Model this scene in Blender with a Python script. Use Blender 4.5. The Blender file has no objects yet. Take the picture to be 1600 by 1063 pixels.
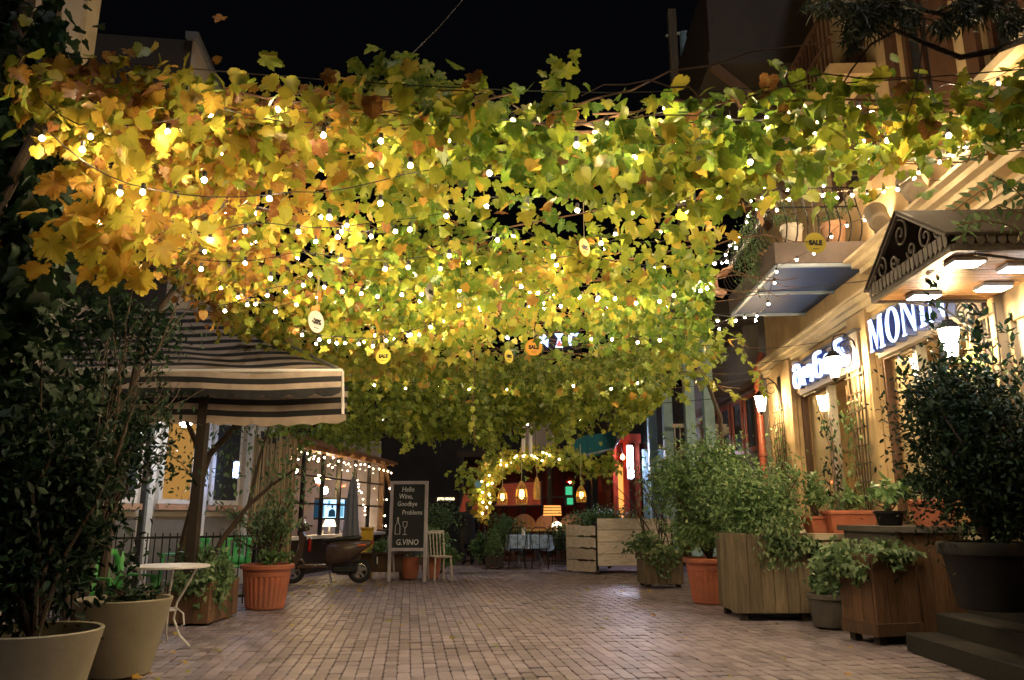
import bpy, math, random
import numpy as np
from mathutils import Vector, Matrix
random.seed(7); RNG = np.random.default_rng(11)
R = math.radians
scene = bpy.context.scene
COL = scene.collection

# ------------------------------------------------------------------ camera, sky, light, exposure
PITCH = R(12.93); CP, SP = math.cos(PITCH), math.sin(PITCH)
cam_d = bpy.data.cameras.new('camera'); cam_d.sensor_width = 36; cam_d.lens = 27.0
cam_d.clip_start = 0.05; cam_d.clip_end = 2000
cam = bpy.data.objects.new('camera', cam_d); COL.objects.link(cam)
cam.location = (0, 0, 1.2); cam.rotation_euler = (R(90) + PITCH, 0, 0)
scene.camera = cam

world = bpy.data.worlds.new('World'); scene.world = world; world.use_nodes = True
wn = world.node_tree; wn.nodes.clear()
sky = wn.nodes.new('ShaderNodeTexSky'); sky.sky_type = 'NISHITA'; sky.sun_disc = False
sky.sun_elevation = R(-4.0); sky.sun_rotation = R(200)
bg = wn.nodes.new('ShaderNodeBackground'); bg.inputs['Strength'].default_value = 0.05
wo = wn.nodes.new('ShaderNodeOutputWorld')
wn.links.new(sky.outputs[0], bg.inputs[0]); wn.links.new(bg.outputs[0], wo.inputs[0])

fill_sun_d = bpy.data.lights.new('fill_sun', 'SUN'); fill_sun_d.energy = 0.32; fill_sun_d.angle = R(6); fill_sun_d.color = (1, .93, .88)  # soft sun added as fill for the upper walls and vine top
fill_sun = bpy.data.objects.new('fill_sun', fill_sun_d); COL.objects.link(fill_sun)
fill_sun.rotation_euler = (R(26), 0, R(32))

vs = scene.view_settings
vs.view_transform = 'Standard'; vs.look = 'None'; vs.gamma = 1.0; vs.use_curve_mapping = False
vs.exposure = 0.9
cy = scene.cycles
cy.use_light_tree = True; cy.max_bounces = 6; cy.diffuse_bounces = 3; cy.glossy_bounces = 2
cy.transmission_bounces = 4; cy.transparent_max_bounces = 8; cy.sample_clamp_indirect = 3.0
cy.sample_clamp_direct = 0.0
cy.caustics_reflective = False; cy.caustics_refractive = False
cy.use_denoising = True

def at(px, py, Y):
    """point seen at photograph pixel (px, py) that stands Y metres up the street"""
    a = (px - 800) / 1200; b = (531.5 - py) / 1200
    t = Y / (CP - b * SP)
    return Vector((a * t, Y, 1.2 + t * (SP + b * CP)))

# ------------------------------------------------------------------ materials
MATS = {}
def _nt(name):
    m = bpy.data.materials.new(name); m.use_nodes = True
    nt = m.node_tree; nt.nodes.clear()
    return m, nt, nt.nodes.new('ShaderNodeOutputMaterial')
def mat(name, col, rough=.6, var=.25, scale=6, bump=0., metal=0., spec=.5, stretch=(1, 1, 1), dirt=None, dirt_amt=.5, tint=0., bscale=None, pos=False):
    m, nt, out = _nt(name); N, L = nt.nodes, nt.links
    p = N.new('ShaderNodeBsdfPrincipled'); L.new(p.outputs[0], out.inputs[0])
    tc = N.new('ShaderNodeTexCoord'); mp = N.new('ShaderNodeMapping'); mp.inputs['Scale'].default_value = stretch
    L.new(N.new('ShaderNodeNewGeometry').outputs['Position'] if pos else tc.outputs['Object'], mp.inputs[0])
    nz = N.new('ShaderNodeTexNoise'); nz.inputs['Scale'].default_value = scale; nz.inputs['Detail'].default_value = 6
    nz.inputs['Roughness'].default_value = .62
    L.new(mp.outputs[0], nz.inputs['Vector'])
    rp = N.new('ShaderNodeValToRGB')
    rp.color_ramp.elements[0].position = .3; rp.color_ramp.elements[1].position = .7
    lo = [c * (1 - var) for c in col]; hi = [min(1, c * (1 + var)) for c in col]
    rp.color_ramp.elements[0].color = (*lo, 1); rp.color_ramp.elements[1].color = (*hi, 1)
    L.new(nz.outputs['Fac'], rp.inputs[0]); c = rp.outputs[0]
    if dirt:
        n2 = N.new('ShaderNodeTexNoise'); n2.inputs['Scale'].default_value = scale * .35; n2.inputs['Detail'].default_value = 8
        n2.inputs['Roughness'].default_value = .7
        L.new(mp.outputs[0], n2.inputs['Vector'])
        r2 = N.new('ShaderNodeValToRGB'); r2.color_ramp.elements[0].position = .48; r2.color_ramp.elements[1].position = .68
        r2.color_ramp.elements[1].color = (dirt_amt,) * 3 + (1,)
        L.new(n2.outputs['Fac'], r2.inputs[0])
        mx = N.new('ShaderNodeMix'); mx.data_type = 'RGBA'
        L.new(r2.outputs[0], mx.inputs[0]); L.new(c, mx.inputs[6]); mx.inputs[7].default_value = (*dirt, 1)
        c = mx.outputs[2]
    if tint:
        at_ = N.new('ShaderNodeAttribute'); at_.attribute_name = 'tint'
        mr = N.new('ShaderNodeMapRange'); mr.inputs['To Min'].default_value = 1 - tint; mr.inputs['To Max'].default_value = 1 + tint
        L.new(at_.outputs['Fac'], mr.inputs['Value'])
        mm = N.new('ShaderNodeMix'); mm.data_type = 'RGBA'; mm.blend_type = 'MULTIPLY'; mm.inputs[0].default_value = 1
        L.new(c, mm.inputs[6]); L.new(mr.outputs[0], mm.inputs[7]); c = mm.outputs[2]
    L.new(c, p.inputs['Base Color'])
    rr = N.new('ShaderNodeMapRange'); rr.inputs['To Min'].default_value = max(.02, rough - .12); rr.inputs['To Max'].default_value = min(1, rough + .12)
    L.new(nz.outputs['Fac'], rr.inputs['Value']); L.new(rr.outputs[0], p.inputs['Roughness'])
    p.inputs['Metallic'].default_value = metal; p.inputs['Specular IOR Level'].default_value = spec
    if bump:
        n3 = N.new('ShaderNodeTexNoise'); n3.inputs['Scale'].default_value = bscale or scale * 6; n3.inputs['Detail'].default_value = 5
        L.new(mp.outputs[0], n3.inputs['Vector'])
        b = N.new('ShaderNodeBump'); b.inputs['Strength'].default_value = bump; b.inputs['Distance'].default_value = .02
        L.new(n3.outputs['Fac'], b.inputs['Height']); L.new(b.outputs[0], p.inputs['Normal'])
    MATS[name] = m; return m
def emit(name, col, strength):
    m, nt, out = _nt(name); e = nt.nodes.new('ShaderNodeEmission')
    e.inputs[0].default_value = (*col, 1); e.inputs[1].default_value = strength
    nt.links.new(e.outputs[0], out.inputs[0]); MATS[name] = m; return m
def leafmat(name, stops, trans=.4, rough=.5, bright=1.0, spec=.4, vein=.45, vcol=(.5, .42, .12)):
    """leaf: colour picked along the ramp by the leaf's own 'tint', mottled, thin enough to let light through"""
    m, nt, out = _nt(name); N, L = nt.nodes, nt.links
    a = N.new('ShaderNodeAttribute'); a.attribute_name = 'tint'
    tc = N.new('ShaderNodeTexCoord')
    nz = N.new('ShaderNodeTexNoise'); nz.inputs['Scale'].default_value = 14; nz.inputs['Detail'].default_value = 4
    L.new(tc.outputs['Object'], nz.inputs['Vector'])
    ad = N.new('ShaderNodeMath'); ad.operation = 'MULTIPLY_ADD'
    L.new(nz.outputs['Fac'], ad.inputs[0]); ad.inputs[1].default_value = .22; 
    sb = N.new('ShaderNodeMath'); sb.operation = 'SUBTRACT'; sb.inputs[1].default_value = .11
    L.new(a.outputs['Fac'], sb.inputs[0]); L.new(sb.outputs[0], ad.inputs[2])
    rp = N.new('ShaderNodeValToRGB'); el = rp.color_ramp.elements
    while len(el) < len(stops): el.new(.5)
    for e, (p_, c_) in zip(el, stops): e.position = p_; e.color = (*[min(1, x * bright) for x in c_], 1)
    L.new(ad.outputs[0], rp.inputs[0])
    # veins: the leaf's own coordinates are stored on the mesh as 'vein'
    v = N.new('ShaderNodeAttribute'); v.attribute_name = 'vein'
    mv = N.new('ShaderNodeMix'); mv.data_type = 'RGBA'; mv.blend_type = 'MIX'
    vr = N.new('ShaderNodeMapRange'); vr.inputs['From Min'].default_value = .8; vr.inputs['From Max'].default_value = 1.; vr.inputs['To Max'].default_value = vein
    L.new(v.outputs['Fac'], vr.inputs['Value']); L.new(vr.outputs[0], mv.inputs[0])
    L.new(rp.outputs[0], mv.inputs[6]); mv.inputs[7].default_value = (*vcol, 1)
    p = N.new('ShaderNodeBsdfPrincipled'); p.inputs['Roughness'].default_value = rough; p.inputs['Specular IOR Level'].default_value = spec
    t = N.new('ShaderNodeBsdfTranslucent'); mx = N.new('ShaderNodeMixShader'); mx.inputs[0].default_value = trans
    L.new(mv.outputs[2], p.inputs['Base Color']); L.new(mv.outputs[2], t.inputs[0])
    L.new(p.outputs[0], mx.inputs[1]); L.new(t.outputs[0], mx.inputs[2]); L.new(mx.outputs[0], out.inputs[0])
    MATS[name] = m; return m
def glass(name, col=(1, 1, 1), rough=.02, mixf=.12):
    m, nt, out = _nt(name); N, L = nt.nodes, nt.links
    t = N.new('ShaderNodeBsdfTransparent'); t.inputs[0].default_value = (*col, 1)
    g = N.new('ShaderNodeBsdfGlossy'); g.inputs['Roughness'].default_value = rough
    mx = N.new('ShaderNodeMixShader'); mx.inputs[0].default_value = mixf
    L.new(t.outputs[0], mx.inputs[1]); L.new(g.outputs[0], mx.inputs[2]); L.new(mx.outputs[0], out.inputs[0])
    MATS[name] = m; return m

BULB_E = 215
WARM = (1., .73, .43)
mat('paver', (.245, .208, .242), .40, .22, 3.5, .35, bscale=60, tint=.30, dirt=(.15, .125, .115), dirt_amt=.6, pos=True)
mat('joint_sand', (.05, .042, .036), .95, .3, 30)
mat('far_ground', (.06, .055, .05), .9, .3, 3)
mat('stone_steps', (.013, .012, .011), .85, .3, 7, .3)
mat('stone_dark', (.075, .068, .06), .75, .3, 7, .3)
mat('stone_cream', (.50, .43, .31), .7, .15, 5, .2, dirt=(.25, .2, .14))
mat('plaster_ochre', (.56, .41, .22), .8, .2, 1.6, .25, dirt=(.30, .19, .10), dirt_amt=.8)
mat('plaster_cream', (.66, .55, .36), .8, .14, 2.5, .2, dirt=(.40, .29, .17), dirt_amt=.7)
mat('plaster_pale', (.50, .44, .38), .85, .12, 1.5, .1, dirt=(.3, .26, .22))
mat('lilac_wall', (.30, .26, .40), .8, .2, 2)
mat('plaster_grey', (.20, .18, .16), .9, .2, 2, .1)
mat('dark_wall', (.035, .03, .028), .9, .3, 2)
mat('wood_brown', (.115, .060, .030), .65, .4, 5, .35, stretch=(7, 7, .8), tint=.3)
mat('wood_grey', (.155, .12, .075), .75, .4, 5, .4, stretch=(7, 7, .8), tint=.3, dirt=(.06, .05, .03), dirt_amt=.6)
mat('wood_white', (.58, .54, .50), .7, .16, 6, .3, stretch=(.8, 7, 7), dirt=(.25, .18, .11), dirt_amt=.6, tint=.15)
mat('wood_soffit', (.36, .19, .075), .35, .35, 4, .2, stretch=(.5, 9, 9), tint=.25)
mat('wood_dark', (.030, .020, .014), .7, .3, 5, .2, tint=.2)
mat('frame_brown', (.10, .05, .03), .5, .25, 6)
mat('bark', (.07, .05, .036), .9, .35, 14, .6, stretch=(1, 1, .3))
mat('cane', (.16, .085, .045), .8, .3, 14, .3)
mat('terracotta', (.40, .125, .068), .65, .2, 6, .2, dirt=(.24, .13, .095), dirt_amt=.75)
mat('terracotta_pale', (.52, .30, .19), .7, .16, 7, .15)
mat('pot_cream', (.27, .245, .17), .55, .12, 4, .1, dirt=(.22, .19, .13), dirt_amt=.7)
mat('pot_white', (.72, .66, .58), .6, .1, 5)
mat('pot_black', (.008, .008, .009), .55, .3, 5, spec=.25)
mat('soil', (.03, .02, .014), .95, .4, 20, .5)
mat('iron_black', (.02, .02, .022), .45, .25, 12, metal=.4)
mat('iron_grey', (.11, .095, .085), .5, .3, 12, metal=.3)
mat('iron_white', (.68, .66, .64), .45, .12, 12)
mat('steel_grey', (.30, .31, .33), .4, .2, 10, metal=.6)
mat('pipe_red', (.30, .075, .045), .4, .2, 6)
mat('balcony_blue', (.008, .050, .19), .5, .25, 3)
mat('balcony_frame', (.34, .42, .52), .45, .15, 5, metal=.2)
mat('balcony_side', (.13, .105, .10), .7, .25, 4, .2)
mat('plastic_green', (.07, .36, .09), .35, .08, 4)
mat('plastic_yellow', (.70, .42, .03), .45, .1, 4)
mat('canvas_dark', (.016, .017, .020), .85, .3, 3, .5, bscale=9)
mat('canvas_light', (.42, .34, .275), .85, .22, 3, .5, bscale=9, dirt=(.2, .16, .13), dirt_amt=.5)
mat('canvas_grey', (.16, .17, .18), .9, .15, 8)
mat('canvas_teal', (.015, .17, .15), .8, .2, 6)
mat('canvas_red', (.60, .10, .035), .8, .2, 6)
mat('chalk_black', (.018, .022, .026), .7, .25, 5)
mat('chalk', (.85, .88, .92), .95, .15, 60)
mat('board_frame', (.45, .42, .46), .55, .12, 8)
mat('scooter_paint', (.085, .055, .042), .22, .2, 4, spec=.7)
mat('rubber', (.012, .012, .013), .8, .2, 14)
mat('chrome', (.55, .55, .55), .18, .1, 6, metal=1)
mat('seat_black', (.015, .015, .017), .4, .2, 12)
mat('tail_red', (.35, .01, .01), .2, .1, 6)
mat('orange_refl', (.75, .14, .03), .25, .1, 6)
mat('tag_yellow', (.72, .60, .06), .6, .06, 8)
mat('tag_orange', (.75, .36, .04), .6, .06, 8)
mat('tag_olive', (.42, .34, .025), .6, .06, 8)
mat('tag_white', (.75, .72, .66), .6, .06, 8)
mat('tag_blue', (.16, .36, .50), .6, .06, 8)
mat('tag_ink', (.02, .02, .015), .8, .1, 8)
mat('cloth_pattern', (.36, .48, .62), .85, .6, 12)
mat('paint_blue', (.28, .46, .56), .6, .15, 4, dirt=(.2, .3, .36))
mat('dark_red', (.10, .014, .008), .7, .3, 3)
mat('red_wall', (.45, .05, .02), .7, .25, 3)
mat('rattan', (.62, .40, .10), .6, .25, 20)
mat('skin', (.42, .24, .17), .55, .1, 6)
mat('coat_black', (.012, .012, .014), .9, .2, 10)
mat('hair_dark', (.015, .011, .009), .6, .2, 30)
mat('speaker_grey', (.23, .19, .14), .6, .2, 8)
mat('blind_cream', (.66, .53, .33), .85, .08, 2.5)
mat('interior_brick', (.40, .19, .075), .8, .3, 6)
mat('white_paint', (.72, .70, .66), .6, .08, 6)
mat('reed', (.30, .20, .09), .8, .35, 5, .2, stretch=(8, 8, .5), tint=.3)
mat('letter_side', (.10, .14, .36), .4, .05, 6)
mat('wire_dark', (.02, .02, .02), .6, .1, 6)
mat('wire_pale', (.45, .38, .28), .6, .1, 6)
mat('candle', (.8, .74, .6), .5, .05, 6)
emit('bulb_warm', WARM, BULB_E)
emit('bulb_far', WARM, 22)
emit('bulb_blue', (.35, .5, 1.), 55)
emit('sign_white', (.40, .56, 1.), 2.6)
emit('sign_far', (1., .82, .5), 2.5)
emit('led_panel', (.86, .93, 1.), 26)
emit('lantern_glow', (1., .70, .35), 190)
emit('pendant_glow', (1., .64, .26), 85)
emit('tube_neon', (.72, .78, 1.), 60)
emit('tv_light', (.45, .72, 1.), 1.3)
emit('tv_mid', (.16, .40, .55), .8)
emit('tv_dark', (.02, .06, .10), .5)
emit('rattan_glow', (1., .58, .14), 9)
emit('red_lamp', (1., .16, .05), 60)
emit('orange_lamp', (1., .38, .08), .8)
emit('window_wall_glow', (1., .50, .12), .22)  # shop panes, and the glow put into the ochre wall piece
emit('flood_added_glow', (1., .68, .34), 34)
emit('sign_red', (1., .06, .05), 3)
emit('sign_green', (.1, .9, .4), .35)
emit('porch_white', (.9, .95, 1.), 110)
glass('pane', (.96, .96, .94), .03, .10)
glass('pane_house', (.97, .97, .98), .05, .06)
GRAPE = [(0., (.04, .10, .015)), (.3, (.13, .24, .025)), (.55, (.30, .36, .035)), (.78, (.55, .45, .055)), (.92, (.52, .28, .04)), (1., (.24, .10, .035))]
leafmat('grape_leaf', GRAPE, .40, .42)
leafmat('ivy_leaf', [(0., (.03, .08, .025)), (.6, (.11, .20, .08)), (1., (.27, .35, .18))], .3, .4, vein=.3, vcol=(.24, .33, .16))
leafmat('shrub_leaf', [(0., (.035, .085, .03)), (.5, (.10, .21, .07)), (1., (.26, .36, .15))], .25, .38, vein=.15, vcol=(.24, .34, .14))
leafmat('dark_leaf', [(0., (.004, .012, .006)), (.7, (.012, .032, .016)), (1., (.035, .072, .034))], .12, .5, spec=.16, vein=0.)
leafmat('needle_leaf', [(0., (.012, .024, .012)), (1., (.03, .05, .02))], .1, .5, vein=0.)
M = MATS

# ------------------------------------------------------------------ mesh helpers
class MB:
    def __init__(s): s.v = []; s.f = []; s.mi = []; s.m = 0
    def add(s, vs, fs):
        o = len(s.v); s.v += [tuple(v) for v in vs]; s.f += [tuple(i + o for i in f) for f in fs]; s.mi += [s.m] * len(fs); return s
    def box(s, x0, x1, y0, y1, z0, z1, top=None):
        """top = (dx, dy): how much the top face is inset (a taper)"""
        dx, dy = top or (0, 0)
        return s.add([(x0, y0, z0), (x1, y0, z0), (x1, y1, z0), (x0, y1, z0), (x0 + dx, y0 + dy, z1), (x1 - dx, y0 + dy, z1), (x1 - dx, y1 - dy, z1), (x0 + dx, y1 - dy, z1)],
                     [(3, 2, 1, 0), (4, 5, 6, 7), (0, 1, 5, 4), (1, 2, 6, 5), (2, 3, 7, 6), (3, 0, 4, 7)])
    def bbox(s, x0, x1, y0, y1, z0, z1, b=.006):
        """box with all its edges broken"""
        P = []
        for z, i in ((z0, b), (z0 + b, 0), (z1 - b, 0), (z1, b)):
            for (x, sx) in ((x0, 1), (x1, -1)):
                pass
            xa, xb, ya, yb = x0 + i, x1 - i, y0 + i, y1 - i
            c = b if i == 0 else 0
            P.append([(xa + c, ya, z), (xb - c, ya, z), (xb, ya + c, z), (xb, yb - c, z), (xb - c, yb, z), (xa + c, yb, z), (xa, yb - c, z), (xa, ya + c, z)])
        vs = [p for r in P for p in r]; fs = [tuple(range(7, -1, -1)), tuple(range(24, 32))]
        for k in range(3):
            for i in range(8):
                j = (i + 1) % 8; fs.append((k * 8 + i, k * 8 + j, k * 8 + 8 + j, k * 8 + 8 + i))
        return s.add(vs, fs)
    def beam(s, a, b, w, h=None, up=(0, 0, 1)):
        a = Vector(a); b = Vector(b); d = (b - a).normalized(); up = Vector(up)
        if abs(d.dot(up)) > .98: up = Vector((0, 1, 0))
        x = d.cross(up).normalized(); y = x.cross(d); h = h or w
        vs = [p + x * sx * w / 2 + y * sy * h / 2 for p in (a, b) for sx, sy in ((-1, -1), (1, -1), (1, 1), (-1, 1))]
        return s.add(vs, [(0, 1, 2, 3), (7, 6, 5, 4), (0, 4, 5, 1), (1, 5, 6, 2), (2, 6, 7, 3), (3, 7, 4, 0)])
    def tube(s, pts, r, n=6, cap=True):
        pts = [Vector(p) for p in pts]; k = len(pts)
        rs = list(r) if hasattr(r, '__len__') else [r] * k
        vs = []; ref = None
        for i, p in enumerate(pts):
            d = (pts[min(i + 1, k - 1)] - pts[max(i - 1, 0)])
            d = d.normalized() if d.length > 1e-9 else Vector((0, 0, 1))
            if ref is None: ref = Vector((0, 0, 1)) if abs(d.z) < .9 else Vector((1, 0, 0))
            x = d.cross(ref)
            if x.length < 1e-4: x = d.cross(Vector((.3, 1, .2)))
            x.normalize(); y = x.cross(d).normalized(); ref = y if abs(d.dot(y)) < .9 else ref
            ref = d.cross(x) * -1
            for j in range(n):
                a = 2 * math.pi * j / n
                vs.append(p + (x * math.cos(a) + y * math.sin(a)) * rs[i])
        fs = []
        for i in range(k - 1):
            for j in range(n):
                q = (j + 1) % n; fs.append((i * n + j, i * n + q, (i + 1) * n + q, (i + 1) * n + j))
        if cap: fs += [tuple(range(n - 1, -1, -1)), tuple(range((k - 1) * n, k * n))]
        return s.add(vs, fs)
    def lathe(s, prof, n=24, c=(0, 0, 0), ribs=0, rib_amp=0., rib_z=None, sx=1, sy=1):
        vs = []; k = len(prof)
        for (r, z) in prof:
            for j in range(n):
                a = 2 * math.pi * j / n; rr = r
                if ribs and rib_z and rib_z[0] <= z <= rib_z[1]: rr = r + rib_amp * (1 if (j * ribs * 2 // n) % 2 else -1)
                vs.append((c[0] + rr * sx * math.cos(a), c[1] + rr * sy * math.sin(a), c[2] + z))
        fs = []
        for i in range(k - 1):
            for j in range(n):
                q = (j + 1) % n; fs.append((i * n + j, i * n + q, (i + 1) * n + q, (i + 1) * n + j))
        if prof[0][0] > 1e-4: fs.append(tuple(range(n - 1, -1, -1)))
        if prof[-1][0] > 1e-4: fs.append(tuple(range((k - 1) * n, k * n)))
        return s.add(vs, fs)
    def prism(s, poly, fn, t):
        """poly: 2-D outline; fn(u, v, w) -> 3-D point; t: thickness (w from 0 to t)"""
        n = len(poly); vs = [fn(u, v, 0) for u, v in poly] + [fn(u, v, t) for u, v in poly]
        fs = [tuple(range(n - 1, -1, -1)), tuple(range(n, 2 * n))] + [(i, (i + 1) % n, n + (i + 1) % n, n + i) for i in range(n)]
        return s.add(vs, fs)
    def mesh(s, name, smooth=False):
        me = bpy.data.meshes.new(name); me.from_pydata(s.v, [], s.f); me.validate()
        if smooth:
            me.polygons.foreach_set('use_smooth', [True] * len(me.polygons))
            try: me.set_sharp_from_angle(angle=R(40))
            except Exception: pass
        return me
    def build(s, name, m, parent=None, loc=None, rz=0, smooth=False):
        me = s.mesh(name, smooth)
        ms = m if isinstance(m, (list, tuple)) else [m]
        for x in ms: me.materials.append(M[x] if isinstance(x, str) else x)
        if len(ms) > 1 and len(me.polygons) == len(s.mi): me.polygons.foreach_set('material_index', s.mi)
        return link(name, me, parent, loc, rz)
def link(name, me, parent=None, loc=None, rz=0):
    o = bpy.data.objects.new(name, me); COL.objects.link(o)
    if parent: o.parent = parent
    if loc is not None: o.location = loc
    if rz: o.rotation_euler = (0, 0, rz)
    return o
def tag(o, label, cat, group=None, kind=None):
    o['label'] = label; o['category'] = cat
    if group: o['group'] = group
    if kind: o['kind'] = kind
    return o
def thing(name, label, cat, loc=(0, 0, 0), rz=0, group=None):
    o = bpy.data.objects.new(name, None); COL.objects.link(o); o.empty_display_size = .2
    o.location = loc; o.rotation_euler = (0, 0, rz)
    return tag(o, label, cat, group)
def struct(o): o['kind'] = 'structure'; return o
def stuff(o): o['kind'] = 'stuff'; return o
def tinted(me, val=None):
    a = me.attributes.new('tint', 'FLOAT', 'POINT')
    a.data.foreach_set('value', [random.random() if val is None else val] * len(me.vertices)); return me

def text(name, body, size, m, parent, loc, rot, extrude=.004, align='CENTER', sx=1., shear=0., bold=0.):
    c = bpy.data.curves.new(name, 'FONT'); c.body = body; c.size = size; c.extrude = extrude; c.align_x = align; c.align_y = 'CENTER'
    c.resolution_u = 2; c.shear = shear; c.offset = bold
    o = bpy.data.objects.new(name, c); COL.objects.link(o)
    dg = bpy.context.evaluated_depsgraph_get()
    me = bpy.data.meshes.new_from_object(o.evaluated_get(dg)); me.materials.clear(); me.materials.append(M[m])
    bpy.data.objects.remove(o); bpy.data.curves.remove(c)
    ob = link(name, me, parent, loc); ob.rotation_euler = rot; ob.scale = (sx, 1, 1)
    return ob

# ------------------------------------------------------------------ leaves
def tpl(outline, fold=.12, veins=(), mid=None):
    """leaf template: fan from the petiole point; x across, y along, z up off the blade. vein value 1 on ribs"""
    n = len(outline); V = [(0, mid if mid is not None else .25, 0.)]; vein = [1.]
    for i, (x, y) in enumerate(outline):
        V.append((x, y, fold * abs(x) - .10 * (y - .3) ** 2)); vein.append(1. if i in veins else .55)
    F = [(0, i + 1, (i + 1) % n + 1) for i in range(n)]
    return np.array(V), np.array(F), np.array(vein)
_h = [(0, .02), (.16, -.10), (.40, -.06), (.46, .14), (.36, .24), (.55, .42), (.52, .62), (.30, .60), (.22, .68), (.20, .88), (0, 1.05)]
GRAPE_T = tpl(_h + [(-x, y) for x, y in _h[-2:0:-1]], .14, (2, 5, 6, 10, 14, 15, 18))
_o = [(0, 0), (.17, .22), (.22, .5), (.12, .82), (0, 1.)]
def toothed(half, n=3, dep=.05):
    out = []; vi = []
    for i in range(len(half) - 1):
        a, b = np.array(half[i]), np.array(half[i + 1]); out.append(tuple(a))
        d = b - a; nn = np.array((d[1], -d[0])); L = np.linalg.norm(d)
        for k in range(1, n + 1):
            f = k / (n + 1); sgn = 1 if k % 2 else -1
            out.append(tuple(a + d * f + nn / max(L, 1e-6) * dep * sgn * min(1, L * 4)))
    out.append(half[-1]); return out
_hn = [(0, .04), (.10, -.09), (.30, -.14), (.46, .02), (.50, .20), (.38, .27), (.56, .44), (.58, .66), (.36, .62), (.27, .70), (.20, .90), (0, 1.08)]
_ht = toothed(_hn, 3, .035)
_vt = [4 * i for i in (3, 7, 11)]
_full = _ht + [(-x, y) for x, y in _ht[-2:0:-1]]
GRAPE_N = tpl(_full, .16, tuple(_vt + [len(_full) - i for i in _vt[:2]]))
GRAPE_N[2][1:] = np.where(GRAPE_N[2][1:] > .9, 1., .35)
_hr = [(0, .05), (.14, -.07), (.36, -.03), (.50, .16), (.50, .34), (.44, .40), (.48, .56), (.38, .72), (.24, .76), (.16, .92), (0, 1.0)]
_rt = toothed(_hr, 3, .03); _fr = _rt + [(-x, y) for x, y in _rt[-2:0:-1]]
GRAPE_R = tpl(_fr, .2, (12, 24, 40, len(_fr) - 12, len(_fr) - 24)); GRAPE_R[2][1:] = np.where(GRAPE_R[2][1:] > .9, 1., .35)
OVAL_T = tpl(_o + [(-x, y) for x, y in _o[-2:0:-1]], .25, (0, 4), mid=.45)
_i = [(0, .05), (.28, -.08), (.48, .2), (.25, .45), (.2, .7), (0, 1.)]
IVY_T = tpl(_i + [(-x, y) for x, y in _i[-2:0:-1]], .1, (0, 5))
NEEDLE_T = (np.array([(0, 0, 0), (.06, .5, .02), (0, 1, 0), (-.06, .5, .02)]), np.array([(0, 1, 2), (0, 2, 3)]), np.array([.3] * 4))

def frames(nor, tip):
    """orthonormal frames: z = leaf normal, y = tip direction"""
    z = nor / np.linalg.norm(nor, axis=1, keepdims=True)
    y = tip - (tip * z).sum(1, keepdims=True) * z
    l = np.linalg.norm(y, axis=1, keepdims=True); y = np.where(l < 1e-3, np.array([[0, 0, -1.]]), y / np.maximum(l, 1e-6))
    x = np.cross(y, z)
    return x, y, z
def leaf_mesh(name, P, nor, tip, size, tint, T, m):
    V, F, ve = T; N = len(P); k = len(V)
    x, y, z = frames(nor, tip); s = size[:, None, None]
    bend = (RNG.random((N, 1, 1)) * 2.4 - .7); curl = RNG.random((N, 1)) ** 1.5 * .55; wid = RNG.uniform(.78, 1.08, (N, 1, 1)); skew = RNG.normal(0, .16, (N, 1))
    Zc = V[None, :, 2] * bend[:, :, 0] - curl * (V[None, :, 1] - .25) ** 2 + skew * V[None, :, 0] * V[None, :, 1]
    W = P[:, None, :] + s * (V[None, :, 0:1] * wid * x[:, None, :] + V[None, :, 1:2] * y[:, None, :] + Zc[:, :, None] * z[:, None, :])
    me = bpy.data.meshes.new(name); nf = len(F)
    me.vertices.add(N * k); me.vertices.foreach_set('co', W.reshape(-1).astype(np.float32))
    idx = (F[None] + (np.arange(N) * k)[:, None, None]).reshape(-1)
    me.loops.add(len(idx)); me.loops.foreach_set('vertex_index', idx.astype(np.int32))
    me.polygons.add(N * nf); me.polygons.foreach_set('loop_start', np.arange(0, N * nf * 3, 3, dtype=np.int32))
    me.polygons.foreach_set('use_smooth', np.ones(N * nf, dtype=bool))
    me.update(calc_edges=True)
    a = me.attributes.new('tint', 'FLOAT', 'POINT'); a.data.foreach_set('value', np.repeat(tint, k).astype(np.float32))
    a = me.attributes.new('vein', 'FLOAT', 'POINT'); a.data.foreach_set('value', np.tile(ve, N).astype(np.float32))
    me.materials.append(M[m]); return me
def rnd(n, s=1.): return RNG.normal(0, s, (n, 3))
def foliage(name, P, parent, T, m, size, tint, face=(0, -.5, .5), tipdir=(0, 0, -1), spread=.7, origin=(0, 0, 0)):
    N = len(P); nor = rnd(N, spread) + np.array(face); tip = rnd(N, .5) + np.array(tipdir)
    sz = RNG.uniform(size[0], size[1], N); tn = RNG.uniform(tint[0], tint[1], N) if not hasattr(tint, 'shape') else tint
    me = leaf_mesh(name, P - np.array(origin), nor, tip, sz, tn, T, m)
    return stuff(link(name, me, parent))
def clumps(n, c, rad, k=14, fill=.55, shape=None):
    """n points in k soft clumps spread through an ellipsoid (uneven outline, gaps between)"""
    c = np.array(c); rad = np.array(rad)
    d = RNG.normal(0, 1, (k, 3)); d /= np.linalg.norm(d, axis=1, keepdims=True)
    cc = d * (RNG.random((k, 1)) ** .45) * .8
    w = RNG.integers(0, k, n); q = cc[w] + RNG.normal(0, .20, (n, 3)) * (RNG.random((k, 1))[w] * .8 + .6)
    m_ = RNG.random(n) < fill
    return c + q * rad
# ================================================================== THE SETTING
g = MB().box(-400, 400, -60, 700, -.6, -.05).build('ground', 'far_ground'); struct(g)
bed = MB().box(-9, 6.5, 1.0, 21.5, -.3, -.046).build('street_bed', 'joint_sand'); struct(bed)

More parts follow.
